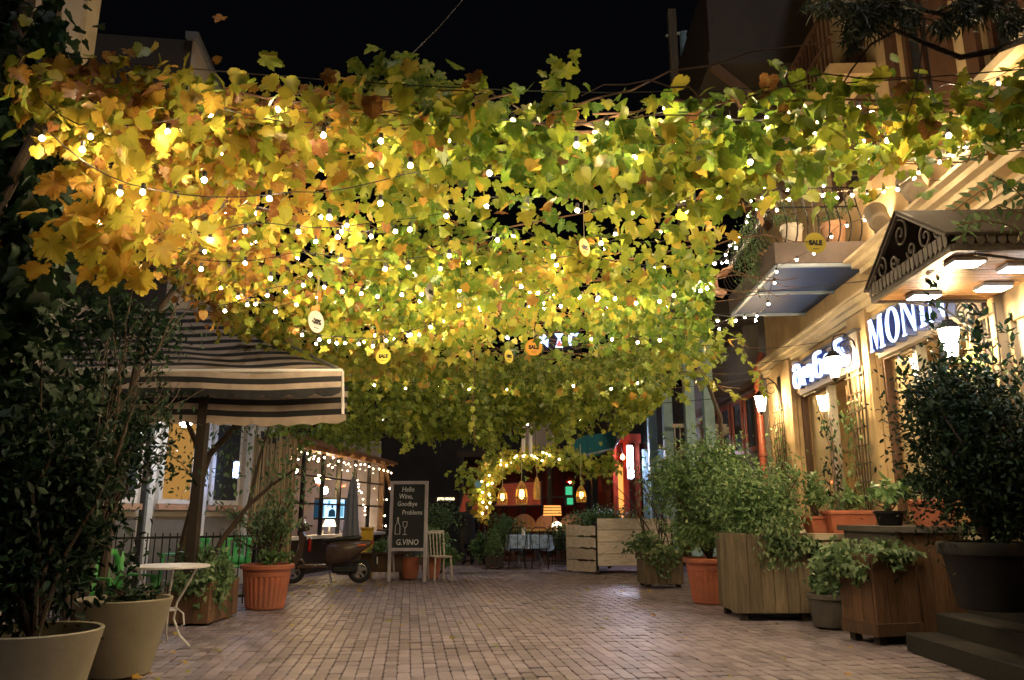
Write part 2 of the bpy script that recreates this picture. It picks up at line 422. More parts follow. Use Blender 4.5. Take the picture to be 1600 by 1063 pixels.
# paving: rows of notched blocks running up the street; the courses are laid 7.5 degrees off the camera's axis
PA = R(7.5); PU, PL = .107, .182
def paver_mesh(lod, tint):
    w, l = PU - .004, PL - .005; h = w / 2; q = l / 2; n = .026
    a, b_ = .011, .034; top = [(h - a, -q), (h, -q + b_), (h, q - b_), (h - a, q), (-h + a, q), (-h, q - b_), (-h, -q + b_), (-h + a, -q)]; K = 8
    b = .004; V = [(x, y, -.04) for x, y in top] + [(x, y, -b) for x, y in top] + [(x * (1 - b / h), y * (1 - b / q), 0) for x, y in top]
    F = [tuple(range(16, 24))]
    for k in (0, 1):
        for i in range(8): j = (i + 1) % 8; F.append((k * 8 + i, k * 8 + j, k * 8 + 8 + j, k * 8 + 8 + i))
    return np.array(V), F
PV, PF = paver_mesh(0, 0)
ca, sa = math.cos(PA), math.sin(PA)
ROWJ = {iv: random.gauss(0, .0035) for iv in range(10, 125)}
cells = []
for iu in range(-95, 75):
    for iv in range(12, 118):
        u = iu * PU; v = iv * PL + ROWJ[iv] + .006 * math.sin(iu * .23 + iv)
        x = u * ca - v * sa; y = u * sa + v * ca
        if -8.2 < x < 5.2 and 3.4 < y < 20.2 and abs(x) < .78 * y + 1.2 and not (x > 4.6): cells.append((x, y, u, v))
def settle(x, y): return .007 * math.sin(x * 1.7 + y * .9) + .005 * math.sin(y * 2.3 - x * .8) - .010
scored = sorted(cells, key=lambda c: -(1 / max(c[1] - 0, 1)) if (abs(c[0]) < .66 * c[1] and c[1] > 5.75) else 0)
near = scored[:300]; nearset = set(id(c) for c in near)
paving = struct(bpy.data.objects.new('paving', None)); COL.objects.link(paving)
pm = []
for i in range(10):
    me = bpy.data.meshes.new('paver'); me.from_pydata([tuple(v) for v in PV], [], PF); tinted(me, i / 9.); me.materials.append(M['paver']); pm.append(me)
for c in near:
    o = link('paver', random.choice(pm), paving, (c[0] + random.gauss(0, .0015), c[1] + random.gauss(0, .003), settle(c[0], c[1]) + random.gauss(0, .002)))
    o.rotation_euler = (random.gauss(0, .018), random.gauss(0, .022), PA + random.gauss(0, .012))
V = []; F = []; T = []
for c in cells:
    if id(c) in nearset: continue
    a = PA + random.gauss(0, .008); cz, sz = math.cos(a), math.sin(a); z = settle(c[0], c[1]) + random.gauss(0, .0018); tx, ty = random.gauss(0, .014), random.gauss(0, .012)
    o = len(V); t = random.random()
    for v in PV: V.append((c[0] + v[0] * cz - v[1] * sz, c[1] + v[0] * sz + v[1] * cz, z + v[2] + v[0] * tx + v[1] * ty))
    F += [tuple(i + o for i in f) for f in PF]; T += [t] * len(PV)
me = bpy.data.meshes.new('paver_field'); me.from_pydata(V, [], F)
a = me.attributes.new('tint', 'FLOAT', 'POINT'); a.data.foreach_set('value', T); me.materials.append(M['paver'])
stuff(link('paver_field', me, paving))
# fallen leaves on the paving
n = 230; P = np.stack([RNG.uniform(-4.5, 3.3, n), RNG.uniform(6, 18, n), np.full(n, .012)], 1)
P[:90, 0] = RNG.normal(-3.2, .7, 90); P[:90, 1] = RNG.normal(14.0, .9, 90)
P[90:130, 0] = RNG.normal(-3.3, .5, 40); P[90:130, 1] = RNG.normal(7.2, .8, 40)
fl = foliage('fallen_leaves', P, None, GRAPE_T, 'grape_leaf', (.03, .075), (.5, 1.), (0, 0, 1), (1, 0, 0), .25)
fl['label'] = 'scattered dry fallen leaves lying on the brick paving'; fl['category'] = 'leaves'

# ================================================================== RIGHT: the cafe building
FA = R(2.33)
def Fw(x, y, z):
    """facade frame -> world: x away from the street, y up the street along the wall"""
    c, s = math.cos(-FA), math.sin(-FA)
    return Vector((4.3 + x * c - y * s, x * s + y * c, z))
house = thing('cafe_building', 'ochre plastered cafe building with big lit windows and heavy cornice', 'building', (4.3, 0, 0), -FA)
def wall_pieces(mb, x0, x1, y0, y1, z0, z1, holes):
    ys = sorted(set([y0, y1] + [h[0] for h in holes] + [h[1] for h in holes]))
    for a, b in zip(ys, ys[1:]):
        hs = sorted([(h[2], h[3]) for h in holes if h[0] <= a and h[1] >= b]); z = z0
        for (ha, hb) in hs:
            if ha > z: mb.box(x0, x1, a, b, z, ha)
            z = hb
        if z < z1: mb.box(x0, x1, a, b, z, z1)
    return mb
WG = (10.4, 12.9, 1.05, 3.22); WM = (7.3, 9.7, 1.05, 3.22); DR = (5.72, 6.85, .5, 2.95)
wall_pieces(MB(), 0, .3, 2.0, 14.57, 0, 4.05, [WG, WM, DR]).build('wall', 'plaster_ochre', house)
UP = [(9.5, 10.3, 5.5, 7.7), (7.55, 8.3, 5.35, 7.7), (6.05, 6.7, 5.35, 7.7), (4.3, 5.0, 5.35, 7.7)]
wall_pieces(MB(), .04, .34, 2.0, 14.57, 4.05, 10.5, UP).build('upper_wall', 'plaster_ochre', house)
c = MB()
for z0, z1, pr in ((3.80, 3.87, .05), (3.87, 3.95, .09), (3.95, 4.03, .15), (4.03, 4.07, .18)): c.box(-pr, .02, 1.9, 14.6, z0 + .001, z1)
for z0, z1, pr in ((4.28, 4.36, .14), (4.36, 4.43, .24), (4.43, 4.47, .34)): c.box(-pr, .039, 1.9, 9.6, z0 + .001, z1)
c.build('cornice', 'plaster_cream', house)
for (y0, y1) in ((9.74, 10.36), (12.95, 14.0), (6.92, 7.26)):   # pilasters
    p = MB().box(-.08, -.002, y0, y1, 0, 3.85).build('pilaster', 'plaster_ochre', house)
def window(W, mull, sub=()):
    y0, y1, z0, z1 = W
    fr = MB()
    fr.box(.06, .16, y0, y0 + .07, z0, z1).box(.06, .16, y1 - .07, y1, z0, z1).box(.062, .158, y0 + .07, y1 - .07, z1 - .07, z1).box(.062, .158, y0 + .07, y1 - .07, z0, z0 + .09)
    w = fr.build('window_frame', 'frame_brown', house)
    MB().box(.05, .17, mull - .045, mull + .045, z0 + .09, z1 - .07).build('mullion', 'steel_grey', w)
    MB().box(.10, .106, y0 + .07, mull - .045, z0 + .09, z1 - .07).build('pane', 'pane', w)
    MB().box(.10, .106, mull + .045, y1 - .07, z0 + .09, z1 - .07).build('pane', 'pane', w)
    b = MB()
    k = 14
    for i in range(k):   # softly waved roller cloth
        ya = mull + .06 + (y1 - .09 - mull - .06) * i / k; yb = mull + .06 + (y1 - .09 - mull - .06) * (i + 1) / k
        xa = .17 + .006 * math.sin(i * .9); xb = .17 + .006 * math.sin((i + 1) * .9)
        b.add([(xa, ya, z0 + .1), (xb, yb, z0 + .1), (xb, yb, z1 - .09), (xa, ya, z1 - .09), (xa + .01, ya, z0 + .1), (xb + .01, yb, z0 + .1), (xb + .01, yb, z1 - .09), (xa + .01, ya, z1 - .09)], [(0, 1, 2, 3), (7, 6, 5, 4)])
    b.build('blind', 'blind_cream', w, smooth=True)
    MB().box(-.12, .05, y0 - .05, y1 + .05, z0 - .07, z0).build('sill', 'stone_cream', w)
    return w
window(WG, 11.65); window(WM, 8.8)
d = MB().box(.05, .15, DR[0], DR[0] + .1, .5, 2.95).box(.05, .15, DR[1] - .1, DR[1], .5, 2.95).box(.05, .15, DR[0] + .1, DR[1] - .1, 2.82, 2.95).build('door_frame', 'plaster_cream', house)
dd = MB().box(.09, .13, DR[0] + .1, DR[1] - .1, .5, 1.2)
dd.box(.09, .13, DR[0] + .1, DR[0] + .25, 1.2, 2.82).box(.09, .13, DR[1] - .25, DR[1] - .1, 1.2, 2.82).box(.091, .129, DR[0] + .25, DR[1] - .25, 2.7, 2.82)
do = dd.build('door', 'rattan', house)
MB().box(.105, .111, DR[0] + .25, DR[1] - .25, 1.2, 2.7).build('door_pane', 'pane', do)
# the room behind the panes: brick back wall, floor, ceiling, two hanging globes, pale counter
rm = MB().box(2.6, 2.7, 2.2, 14.3, .4, 3.9).build('interior_wall', 'interior_brick', house)
MB().box(.31, 2.6, 2.2, 14.3, .4, .5).build('interior_floor', 'wood_brown', house)
MB().box(.31, 2.6, 2.2, 14.3, 3.75, 3.85).build('interior_ceiling', 'plaster_cream', house)
MB().box(.31, 2.6, 14.2, 14.3, .5, 3.75).build('interior_wall', 'plaster_cream', house)
for y0, y1 in ((7.5, 8.6), (10.6, 11.5)):
    MB().bbox(1.2, 1.5, y0, y1, .5, 2.05, .03).build('cupboard', 'plaster_cream', house)
for (x, y, z) in ((1.0, 10.9, 2.9), (1.0, 8.0, 2.9), (1.3, 6.3, 2.9)):
    t = thing('pendant_lamp', ('globe pendant lamp hanging inside the window with the curly script sign' if y > 10 else 'globe pendant lamp hanging inside the window under the serif sign' if y > 7 else 'globe pendant lamp hanging behind the cafe door'), 'lamp', Fw(x, y, z))
    MB().lathe([(0, -.09), (.06, -.07), (.09, 0), (.06, .07), (.02, .09)], 12).build('globe', 'pendant_glow', t, smooth=True)
    MB().tube([(0, 0, .085), (0, 0, .75)], .006, 5).build('cord', 'wire_dark', t)
# upper windows
for (y0, y1, z0, z1) in UP:
    w = MB().box(.10, .2, y0, y0 + .08, z0, z1).box(.10, .2, y1 - .08, y1, z0, z1).box(.10, .2, y0 + .08, y1 - .08, z1 - .08, z1).box(.10, .2, y0 + .08, y1 - .08, z0, z0 + .08).box(.11, .19, (y0 + y1) / 2 - .03, (y0 + y1) / 2 + .03, z0 + .08, z1 - .08).build('upper_window', 'frame_brown', house)
    MB().box(.15, .156, y0 + .08, y1 - .08, z0 + .08, z1 - .08).build('pane', 'chalk_black', w)
    MB().box(-.02, .04, y0 - .38, y0 - .002, z0, z1).build('shutter', 'frame_brown', w)
    MB().box(-.02, .04, y1 + .002, y1 + .2, z0, z1).build('shutter', 'frame_brown', w)
    MB().box(-.08, .1, y0 - .12, y1 + .12, z0 - .1, z0 - .001).build('sill', 'plaster_cream', w)
# projecting timber loggia high on the wall
lg = thing('timber_loggia', 'dark timber loggia projecting high above the vine, with slatted rail', 'loggia', Fw(0, 0, 0), -FA)
b = MB().box(-1.65, .03, 10.7, 13.8, 8.1, 8.32).build('deck', 'wood_dark', lg)
MB().box(-1.62, -1.5, 10.72, 13.78, 8.33, 9.7).box(-1.499, .03, 10.72, 10.8, 8.33, 9.9).build('side_boards', 'wood_dark', lg)
for y in (10.75, 12.2, 13.7): MB().beam((-1.58, y, 8.1), (.03, y, 6.5), .1, .12).build('strut', 'wood_brown', lg)
MB().box(-1.75, -1.6, 13.3, 13.45, 6.2, 11).build('post', 'wood_grey', lg)
for i in range(12):
    y = 8.9 + i * .14
    MB().box(-.52, -.49, y, y + .03, 6.9, 7.75).build('rail_bar', 'frame_brown', lg)
MB().box(-.53, -.48, 8.85, 10.5, 7.75, 7.8).build('rail', 'frame_brown', lg)
MB().box(-.53, -.48, 8.85, 10.5, 7.3, 7.34).build('rail', 'frame_brown', lg)
MB().box(-.56, .03, 8.85, 10.5, 6.75, 6.9).build('rail_slab', 'plaster_ochre', lg)

# ---- signs
def sign_mats(ob_front, parent): pass
sg = thing('illuminated_sign', 'glowing white curly script letter sign over the far shop window', 'sign', Fw(-.1, 11.15, 3.36), -FA, 'shop signs')
MB().box(-.03, .06, -1.22, 1.22, -.25, .24).build('panel', 'plaster_pale', sg)
text('letters', 'მონინ', .50, 'sign_white', sg, (-.16, 0, -.03), (R(90), 0, R(-90)), .02, sx=1.36, bold=.0)
text('letter_returns', 'მონინ', .50, 'letter_side', sg, (-.10, 0, -.03), (R(90), 0, R(-90)), .036, sx=1.36, bold=.003)
MB().box(-.07, .07, -1.25, 1.25, .245, .275).build('cap_rail', 'steel_grey', sg)
SER = {
 'M': (1.02, [[(0, 0), (.22, 0), (.22, .05), (.14, .06), (.15, .9), (.1, 1), (.03, 1), (.03, .95), (.07, .94), (.07, .06), (0, .05)], [(.1, 1), (.25, 1), (.54, .25), (.48, .02)], [(.48, .02), (.54, .25), (.8, 1), (.72, .94)], [(.72, 1), (.98, 1), (.98, .95), (.92, .94), (.92, .06), (1.0, .05), (1.0, 0), (.68, 0), (.68, .05), (.75, .06), (.75, .94)]]),
 'N': (.86, [[(0, 0), (.22, 0), (.22, .05), (.14, .06), (.14, .9), (.1, 1), (0, 1), (0, .95), (.07, .94), (.07, .06), (0, .05)], [(.1, 1), (.24, 1), (.75, .18), (.75, 0), (.70, 0)], [(.60, 1), (.84, 1), (.84, .95), (.76, .94), (.76, 0), (.69, .1), (.69, .94), (.60, .95)]]),
 'I': (.36, [[(.02, 0), (.34, 0), (.34, .05), (.26, .06), (.26, .94), (.34, .95), (.34, 1), (.02, 1), (.02, .95), (.1, .94), (.1, .06), (.02, .05)]]),
}
sm = thing('illuminated_sign', 'glowing white serif letter sign over the near window by the canopy', 'sign', Fw(-.1, 8.2, 3.36), -FA, 'shop signs')
MB().box(-.03, .06, -1.15, 1.15, -.25, .24).build('panel', 'plaster_pale', sm)
MB().box(-.07, .07, -1.18, 1.18, .245, .275).build('cap_rail', 'steel_grey', sm)
yy = 1.05; hh = .40
for ch in 'MONIN':
    mb = MB(); ms = MB()
    if ch == 'O':
        w = .84; n = 28; ring = lambda rx, ry: [(w / 2 + rx * math.cos(2 * math.pi * i / n), .5 + ry * math.sin(2 * math.pi * i / n)) for i in range(n)]
        o_, i_ = ring(.42, .52), ring(.24, .46)
        for (mbx, t0, t1) in ((mb, -.165, -.15), (ms, -.149, -.03)):
            f = lambda u, v, t: (t, yy - u * hh, -.2 + v * hh)
            vs = [f(u, v, t0) for u, v in o_] + [f(u, v, t0) for u, v in i_] + [f(u, v, t1) for u, v in o_] + [f(u, v, t1) for u, v in i_]
            fs = []
            for i in range(n):
                j = (i + 1) % n; fs += [(i, j, n + j, n + i), (2 * n + j, 2 * n + i, 3 * n + i, 3 * n + j), (i, 2 * n + i, 2 * n + j, j), (n + j, 3 * n + j, 3 * n + i, n + i)]
            mbx.add(vs, fs)
    else:
        w, polys = SER[ch]
        for q, po in enumerate(polys):
            mb.prism(po, lambda u, v, t: (-.165 + t + q * .001, yy - u * hh, -.2 + v * hh), .012)
            ms.prism(po, lambda u, v, t: (-.149 + t + q * .001, yy - u * hh, -.2 + v * hh), .11)
    l = mb.build('letter', 'sign_white', sm); ms.build('letter_return', 'letter_side', l)
    yy -= (w + .12) * hh * 1.04

# ---- wall lanterns on scrolled brackets
def scroll(c, r, turns, ax, ay, start=0, k=22, shrink=.85):
    out = []
    for i in range(k + 1):
        t = i / k; a = start + turns * 2 * math.pi * t; rr = r * (1 - shrink * t)
        out.append(Vector(c) + Vector(ax) * rr * math.cos(a) + Vector(ay) * rr * math.sin(a))
    return out
def lantern(y, z, label, out=.34):
    t = thing('wall_lantern', label, 'lantern', Fw(-.1, y, z), -FA, 'wall lanterns on the cafe front')
    MB().bbox(-.02, .1, -.05, .05, .02, .62, .008).build('back_plate', 'iron_black', t)
    br = MB().tube([(0, 0, .3), (-.06, 0, .5), (-.18, 0, .60), (-out + .03, 0, .56), (-out, 0, .46), (-out, 0, .36)], .011, 6)
    br.tube(scroll((-.14, 0, .40), .12, 1.2, (1, 0, 0), (0, 0, 1), 1.2), .008, 5)
    br.build('bracket', 'iron_black', t)
    gl = MB().lathe([(.05, .0), (.055, .02), (.105, .26), (.10, .27)], 6, (-out, 0, 0)).build('glass', 'lantern_glow', t)
    fr = MB()
    for i in range(6):
        a = 2 * math.pi * i / 6; fr.beam((-out + .058 * math.cos(a), .058 * math.sin(a), 0), (-out + .11 * math.cos(a), .11 * math.sin(a), .27), .010)
    fr.lathe([(.13, .27), (.12, .285), (.06, .34), (.05, .36), (.02, .37), (.012, .42)], 6, (-out, 0, 0)).lathe([(.012, -.06), (.03, -.03), (.062, 0), (.05, .005)], 6, (-out, 0, 0))
    fr.build('cage', 'iron_black', t)
lantern(13.5, 3.0, 'lit wall lantern beside the red drainpipe on the cafe front')
lantern(9.98, 2.98, 'lit wall lantern on the pilaster between the two signs')
lantern(7.08, 2.66, 'lit wall lantern on the pilaster beside the cafe door')

# ---- red drainpipe, small camera
t = thing('drainpipe', 'red brown painted drainpipe down the far corner of the cafe', 'pipe', Fw(-.14, 14.7, 0), -FA)
MB().tube([(0, 0, .1), (0, 0, 3.9), (.05, 0, 4.1), (.12, 0, 4.3)], .065, 10).build('pipe', 'pipe_red', t, smooth=True)
for z in (.8, 2.3, 3.6): MB().lathe([(.072, z), (.082, z + .01), (.082, z + .07), (.072, z + .08)], 10).build('pipe_clip', 'pipe_red', t)
t = thing('security_camera', 'small white dome camera on the wall beside the curly script sign', 'camera', Fw(-.02, 12.75, 3.66), -FA)
MB().lathe([(.05, 0), (.07, .04), (.07, .09), (.03, .11)], 12).build('housing', 'white_paint', t, smooth=True)
MB().lathe([(0, -.05), (.03, -.04), (.045, 0)], 10).build('lens', 'pot_black', t, smooth=True)

# ---- floodlights lying along the cornice
for i, (y, lb) in enumerate(((8.75, 'bulky grey cylinder floodlight on the cornice beside the balcony'), (7.85, 'bulky grey cylinder floodlight, second along the cornice from the balcony'), (6.95, 'bulky grey cylinder floodlight, third along the cornice from the balcony'), (6.1, 'bulky grey cylinder floodlight, fourth along the cornice from the balcony'))):
    t = thing('floodlight', lb, 'floodlight', Fw(-.22, y, 4.47), -FA, 'floodlights on the cornice')
    MB().bbox(-.07, .07, -.05, .05, .0, .05).box(-.05, -.03, -.02, .02, .05, .24).box(.03, .05, -.02, .02, .05, .24).build('bracket', 'iron_black', t)
    b = MB(); prof = [(.09, -.20), (.125, -.18), (.13, .18), (.14, .20), (.12, .205), (.115, .19)]
    n = 16; vs = []
    ax = Vector((.22, .74, .60)).normalized(); u = ax.cross(Vector((0, 0, 1))).normalized(); w = u.cross(ax)
    for (r, s_) in prof:
        for j in range(n):
            a = 2 * math.pi * j / n; vs.append(Vector((0, 0, .26)) + ax * s_ + (u * math.cos(a) + w * math.sin(a)) * r)
    fs = [(k * n + j, k * n + (j + 1) % n, (k + 1) * n + (j + 1) % n, (k + 1) * n + j) for k in range(5) for j in range(n)] + [tuple(range(n))]
    b.add(vs, fs).build('barrel', 'speaker_grey', t, smooth=True)
    MB().add([Vector((0, 0, .26)) + ax * .188 + (u * math.cos(2 * math.pi * j / n) + w * math.sin(2 * math.pi * j / n)) * .113 for j in range(n)], [tuple(range(n))]).build('lens', 'flood_added_glow', t)  # lens glow added to brighten the upper wall
    MB().bbox(.10, .2, -.06, .06, .0, .18).build('gear_box', 'speaker_grey', t)

# ---- balcony
bal = thing('balcony', 'iron railed balcony with blue underside above the curly script sign', 'balcony', Fw(0, 0, 0), -FA)
BX, B0, B1, BZ = -1.2, 9.65, 12.25, 4.42
MB().box(BX, .035, B0, B1, BZ + .05, BZ + .34).build('slab', 'balcony_side', bal)
MB().box(BX + .06, .03, B0 + .06, B1 - .06, BZ + .035, BZ + .049).build('underside_panel', 'balcony_blue', bal)
for (a, b_) in (((BX + .03, B0 + .03), (.03, B0 + .03)), ((BX + .03, B1 - .03), (.03, B1 - .03)), ((BX + .03, B0 + .06), (BX + .03, B1 - .06)), ((BX + .06, (B0 + B1) / 2), (.03, (B0 + B1) / 2))):
    MB().beam((a[0], a[1], BZ + .02), (b_[0], b_[1], BZ + .02), .05, .045).build('edge_beam', 'balcony_frame', bal)
def belly(px, py, ox, oy):
    z0 = BZ + .34
    return [Vector((px + ox * o, py + oy * o, z0 + h)) for o, h in ((0, 0), (.10, .08), (.15, .2), (.13, .33), (.05, .5), (0, .66), (-.01, .8))]
path = []
for i in range(8): path.append((-.06 - i * .14, B0 + .06, 0, -1))
path += [(BX + .09, B0 + .08, -.7, -.7)]
for i in range(1, 17): path.append((BX + .06, B0 + .06 + i * .15, -1, 0))
for p in path: MB().tube(belly(*p), .010, 5).build('railing_bar', 'iron_black', bal)
for k, o in ((6, 0), (4, .05)):
    MB().tube([belly(*p)[k] for p in path], .013, 5).build('handrail', 'iron_black', bal)
BT = BZ + .34
def lathe_pot(parent, r, h, m, rim=True, n=28, ribs=0, soil=True, thick=.02):
    prof = [(r * .70, 0), (r * .74, .01), (r * .93, h * .80)]
    if rim: prof += [(r * .94, h * .81), (r * 1.03, h * .815), (r * 1.03, h * .97), (r * 1.0, h)]
    else: prof += [(r * .985, h * .97), (r * 1.0, h)]
    prof += [(r * .92, h), (r * .90, h * .93)]
    nn = ribs * 4 if ribs else n
    if ribs: prof[2:2] = [(r * (.74 + .19 * k / 4), .03 + (h * .72 - .03) * k / 4) for k in range(5)]; prof = [q for q in prof if True]
    p = MB().lathe(prof[:-2] if False else prof, nn, ribs=ribs, rib_amp=.008, rib_z=(.04, h * .74)).build('pot', m, parent, smooth=not ribs)
    if soil: MB().lathe([(r * .905, h * .90), (.001, h * .92)], 20).build('soil', 'soil', parent)
    return p
for (x, y, r, h, m, lb) in ((-.85, B0 + .30, .15, .34, 'pot_white', 'whitewashed flowerpot behind the bars at the outer corner of the balcony'), (-.28, B0 + .30, .17, .36, 'terracotta_pale', 'pale clay flowerpot behind the balcony bars close to the wall'), (-1.0, B0 + 1.3, .14, .30, 'terracotta_pale', 'small clay flowerpot along the street rail of the balcony')):
    t = thing('balcony_pot', lb, 'flowerpot', Fw(x, y, BT + .002), -FA, 'flowerpots on the balcony')
    lathe_pot(t, r, h, m)
    P = clumps(260, (0, 0, h + .16), (.26, .26, .24), 8)
    foliage('foliage', P, t, OVAL_T, 'ivy_leaf', (.03, .06), (.2, .9))
t = thing('trailing_plant', 'ragged plant trailing down through the balcony bars at the street corner', 'plant', Fw(BX - .12, B0 + .75, BT), -FA)
P = clumps(900, (0, 0, .25), (.24, .8, .55), 16); P[:, 2] -= (RNG.random(900) ** 2) * .5
foliage('foliage', P, t, OVAL_T, 'ivy_leaf', (.03, .065), (.1, .8))
MB().tube([(.1, 0, .05), (.02, .1, .3), (-.08, .0, .1), (-.1, -.1, -.3)], .006, 5).build('stem', 'cane', t)
# grey boards and chair leaning at the back of the balcony
t = thing('hanging_basket', 'striped clay half basket hooked on the street side of the balcony rail', 'basket', Fw(BX - .22, B1 - .45, BT - .05), -FA)
for i in range(7):
    s_ = -.24 + i * .08
    MB().tube([(.14, s_, .34), (.0, s_, .30), (-.12, s_ * .9, .16), (-.1, s_ * .7, .02), (.05, s_ * .5, -.05)], .022, 6).build('stave', 'terracotta_pale', t, smooth=True)
MB().box(.12, .15, -.27, .27, .32, .36).build('rim', 'terracotta_pale', t)

# ---- entrance canopy with gable, scrolls and wooden soffit
cn = thing('entrance_canopy', 'wrought iron gabled canopy with wooden soffit over the cafe door', 'canopy', Fw(0, 0, 0), -FA)
CY0, CY1, CX, CZ = 5.55, 7.02, -1.14, 3.2
n = 20
for i in range(n):
    y = CY0 + .03 + (CY1 - CY0 - .06) * i / n; w = (CY1 - CY0 - .06) / n
    o = MB().box(CX + .03, -.09, y + .004, y + w - .004, CZ, CZ + .018).build('soffit_board', 'wood_soffit', cn); tinted(o.data)
MB().box(CX + .02, -.085, CY0 + .02, CY1 - .02, CZ + .019, CZ + .03).build('soffit_backing', 'wood_dark', cn)
for a, b_ in (((CX, CY0), (CX, CY1)), ((CX, CY0), (-.09, CY0)), ((CX, CY1), (-.09, CY1))): MB().beam((*a, CZ + .01), (*b_, CZ + .01), .04, .06).build('edge_angle', 'iron_grey', cn)
ym, zr = (CY0 + CY1) / 2, CZ + .60
for s_, ye in ((-1, CY0 - .05), (1, CY1 + .05)):
    MB().add([(CX - .06, ye, CZ + .1), (-.02, ye, CZ + .1), (-.02, ym, zr), (CX - .06, ym, zr), (CX - .06, ye, CZ + .12), (-.02, ye, CZ + .12), (-.02, ym, zr + .02), (CX - .06, ym, zr + .02)], [(0, 1, 2, 3), (7, 6, 5, 4), (0, 4, 5, 1), (1, 5, 6, 2), (3, 2, 6, 7), (0, 3, 7, 4)]).build('roof_sheet', 'wood_dark', cn)
# fringe: row of little pierced tongues along the three free edges
def fringe(a, b_):
    a = Vector(a); b_ = Vector(b_); k = int((b_ - a).length / .075)
    for i in range(k):
        p = a + (b_ - a) * ((i + .5) / k); d = (b_ - a).normalized()
        mb = MB(); 
        mb.prism([(-.03, .12), (.03, .12), (.03, .03), (0, -.005), (-.03, .03)], lambda u, v, w: tuple(p + d * u + Vector((0, 0, v)) + Vector((-d.y, d.x, 0)) * w), .006)
        mb.build('fringe_tongue', 'iron_grey', cn)
fringe((CX - .035, CY1, CZ + .02), (CX - .035, CY0, CZ + .02)); fringe((CX, CY0 - .035, CZ + .02), (-.1, CY0 - .035, CZ + .02))
for (yc, zc, r, st, sg_) in ((CY1 - .32, CZ + .22, .12, .4, 1), (CY1 - .12, CZ + .19, .06, 2.2, 1), (CY0 + .32, CZ + .22, .12, 2.7, -1), (CY0 + .12, CZ + .19, .06, .9, -1), (ym, CZ + .40, .13, 1.57, 1), (ym - .16, CZ + .2, .08, 0, -1), (ym + .16, CZ + .2, .08, 3.1, 1)):
    MB().tube(scroll((CX - .03, yc, zc), r, 1.5 * sg_, (0, 1, 0), (0, 0, 1), st), .010, 5).build('scroll', 'iron_grey', cn)
for y in (CY0, CY1): MB().beam((CX - .03, y, CZ + .12), (CX - .03, ym, zr), .03, .04).build('gable_rib', 'iron_grey', cn)
for y in (CY0 + .06, CY1 - .06):
    mb = MB().tube([(-.09, y, 2.55), (-.25, y, 2.9), (-.55, y, 3.12), (-.95, y, 3.18)], .012, 6); mb.tube(scroll((-.30, y, 3.05), .13, 1.6, (1, 0, 0), (0, 0, 1), 2.), .009, 5); mb.tube(scroll((-.16, y, 2.78), .08, -1.5, (1, 0, 0), (0, 0, 1), .5), .008, 5)
    mb.build('bracket', 'iron_grey', cn)
for (X, Y, lb) in ((3.62, 5.84, 'square white ceiling light at the street corner of the canopy soffit nearest the steps'), (4.13, 5.98, 'square white ceiling light under the canopy close to the door head'), (3.79, 6.80, 'square white ceiling light under the canopy beside the serif sign'), (4.26, 6.52, 'square white ceiling light under the canopy close to the door pilaster')):
    t = thing('ceiling_light', lb.replace(' nearest the steps', ' above the steps'), 'light', (X, Y, CZ - .001), -FA, 'ceiling lights under the canopy')
    MB().bbox(-.13, .13, -.09, .09, -.035, 0, .006).build('housing', 'white_paint', t)
    MB().box(-.115, .115, -.075, .075, -.042, -.036).build('diffuser', 'led_panel', t)

# ---- trellises with climbers
def trellis(y, lb, plb, h=2.1, z0=1.02, n=900):
    t = thing('trellis', lb, 'trellis', Fw(-.14, y, z0), -FA, 'trellises on the cafe front')
    for i in range(5):
        s_ = (i - 2) / 2
        MB().beam((0, s_ * .13, 0), (0, s_ * .27, h), .022, .014, (1, 0, 0)).build('lath', 'wood_grey', t)
    for k in range(9):
        z = .15 + k * (h - .25) / 8; w = (.13 + .14 * z / h) + .03
        MB().beam((-.016, -w, z), (-.016, w, z), .016, .02).build('crossbar', 'wood_grey', t)
    p = thing('climbing_plant', plb, 'plant', Fw(-.2, y, z0), -FA)
    mb = MB()
    P = []
    for j in range(4):
        pts = [Vector((random.uniform(-.05, .02), random.uniform(-.15, .15), .0))]
        for k in range(9): pts.append(pts[-1] + Vector((random.gauss(0, .03), random.gauss(0, .06), h * .1)))
        mb.tube(pts, .007, 5)
        for q in range(n // 4):
            a = random.random() ** 1.3 * 8; i = int(a); b_ = pts[i].lerp(pts[i + 1], a - i)
            P.append(b_ + Vector((random.gauss(-.04, .06), random.gauss(0, .09), random.gauss(0, .05))))
    mb.build('stem', 'cane', p)
    foliage('foliage', np.array(P), p, OVAL_T, 'shrub_leaf', (.045, .10), (.2, 1.), (-.6, -.3, .4), (0, 0, -1), .6)
trellis(10.08, 'fan shaped wooden trellis on the pilaster between the two signs', 'leafy climber on the trellis between the two signs', n=260)
trellis(13.5, 'fan shaped wooden trellis beside the red drainpipe', 'leafy climber on the trellis beside the red drainpipe', n=420)
trellis(7.09, 'fan shaped wooden trellis beside the cafe door', 'tall leafy climber between the serif sign and the cafe door', n=520)
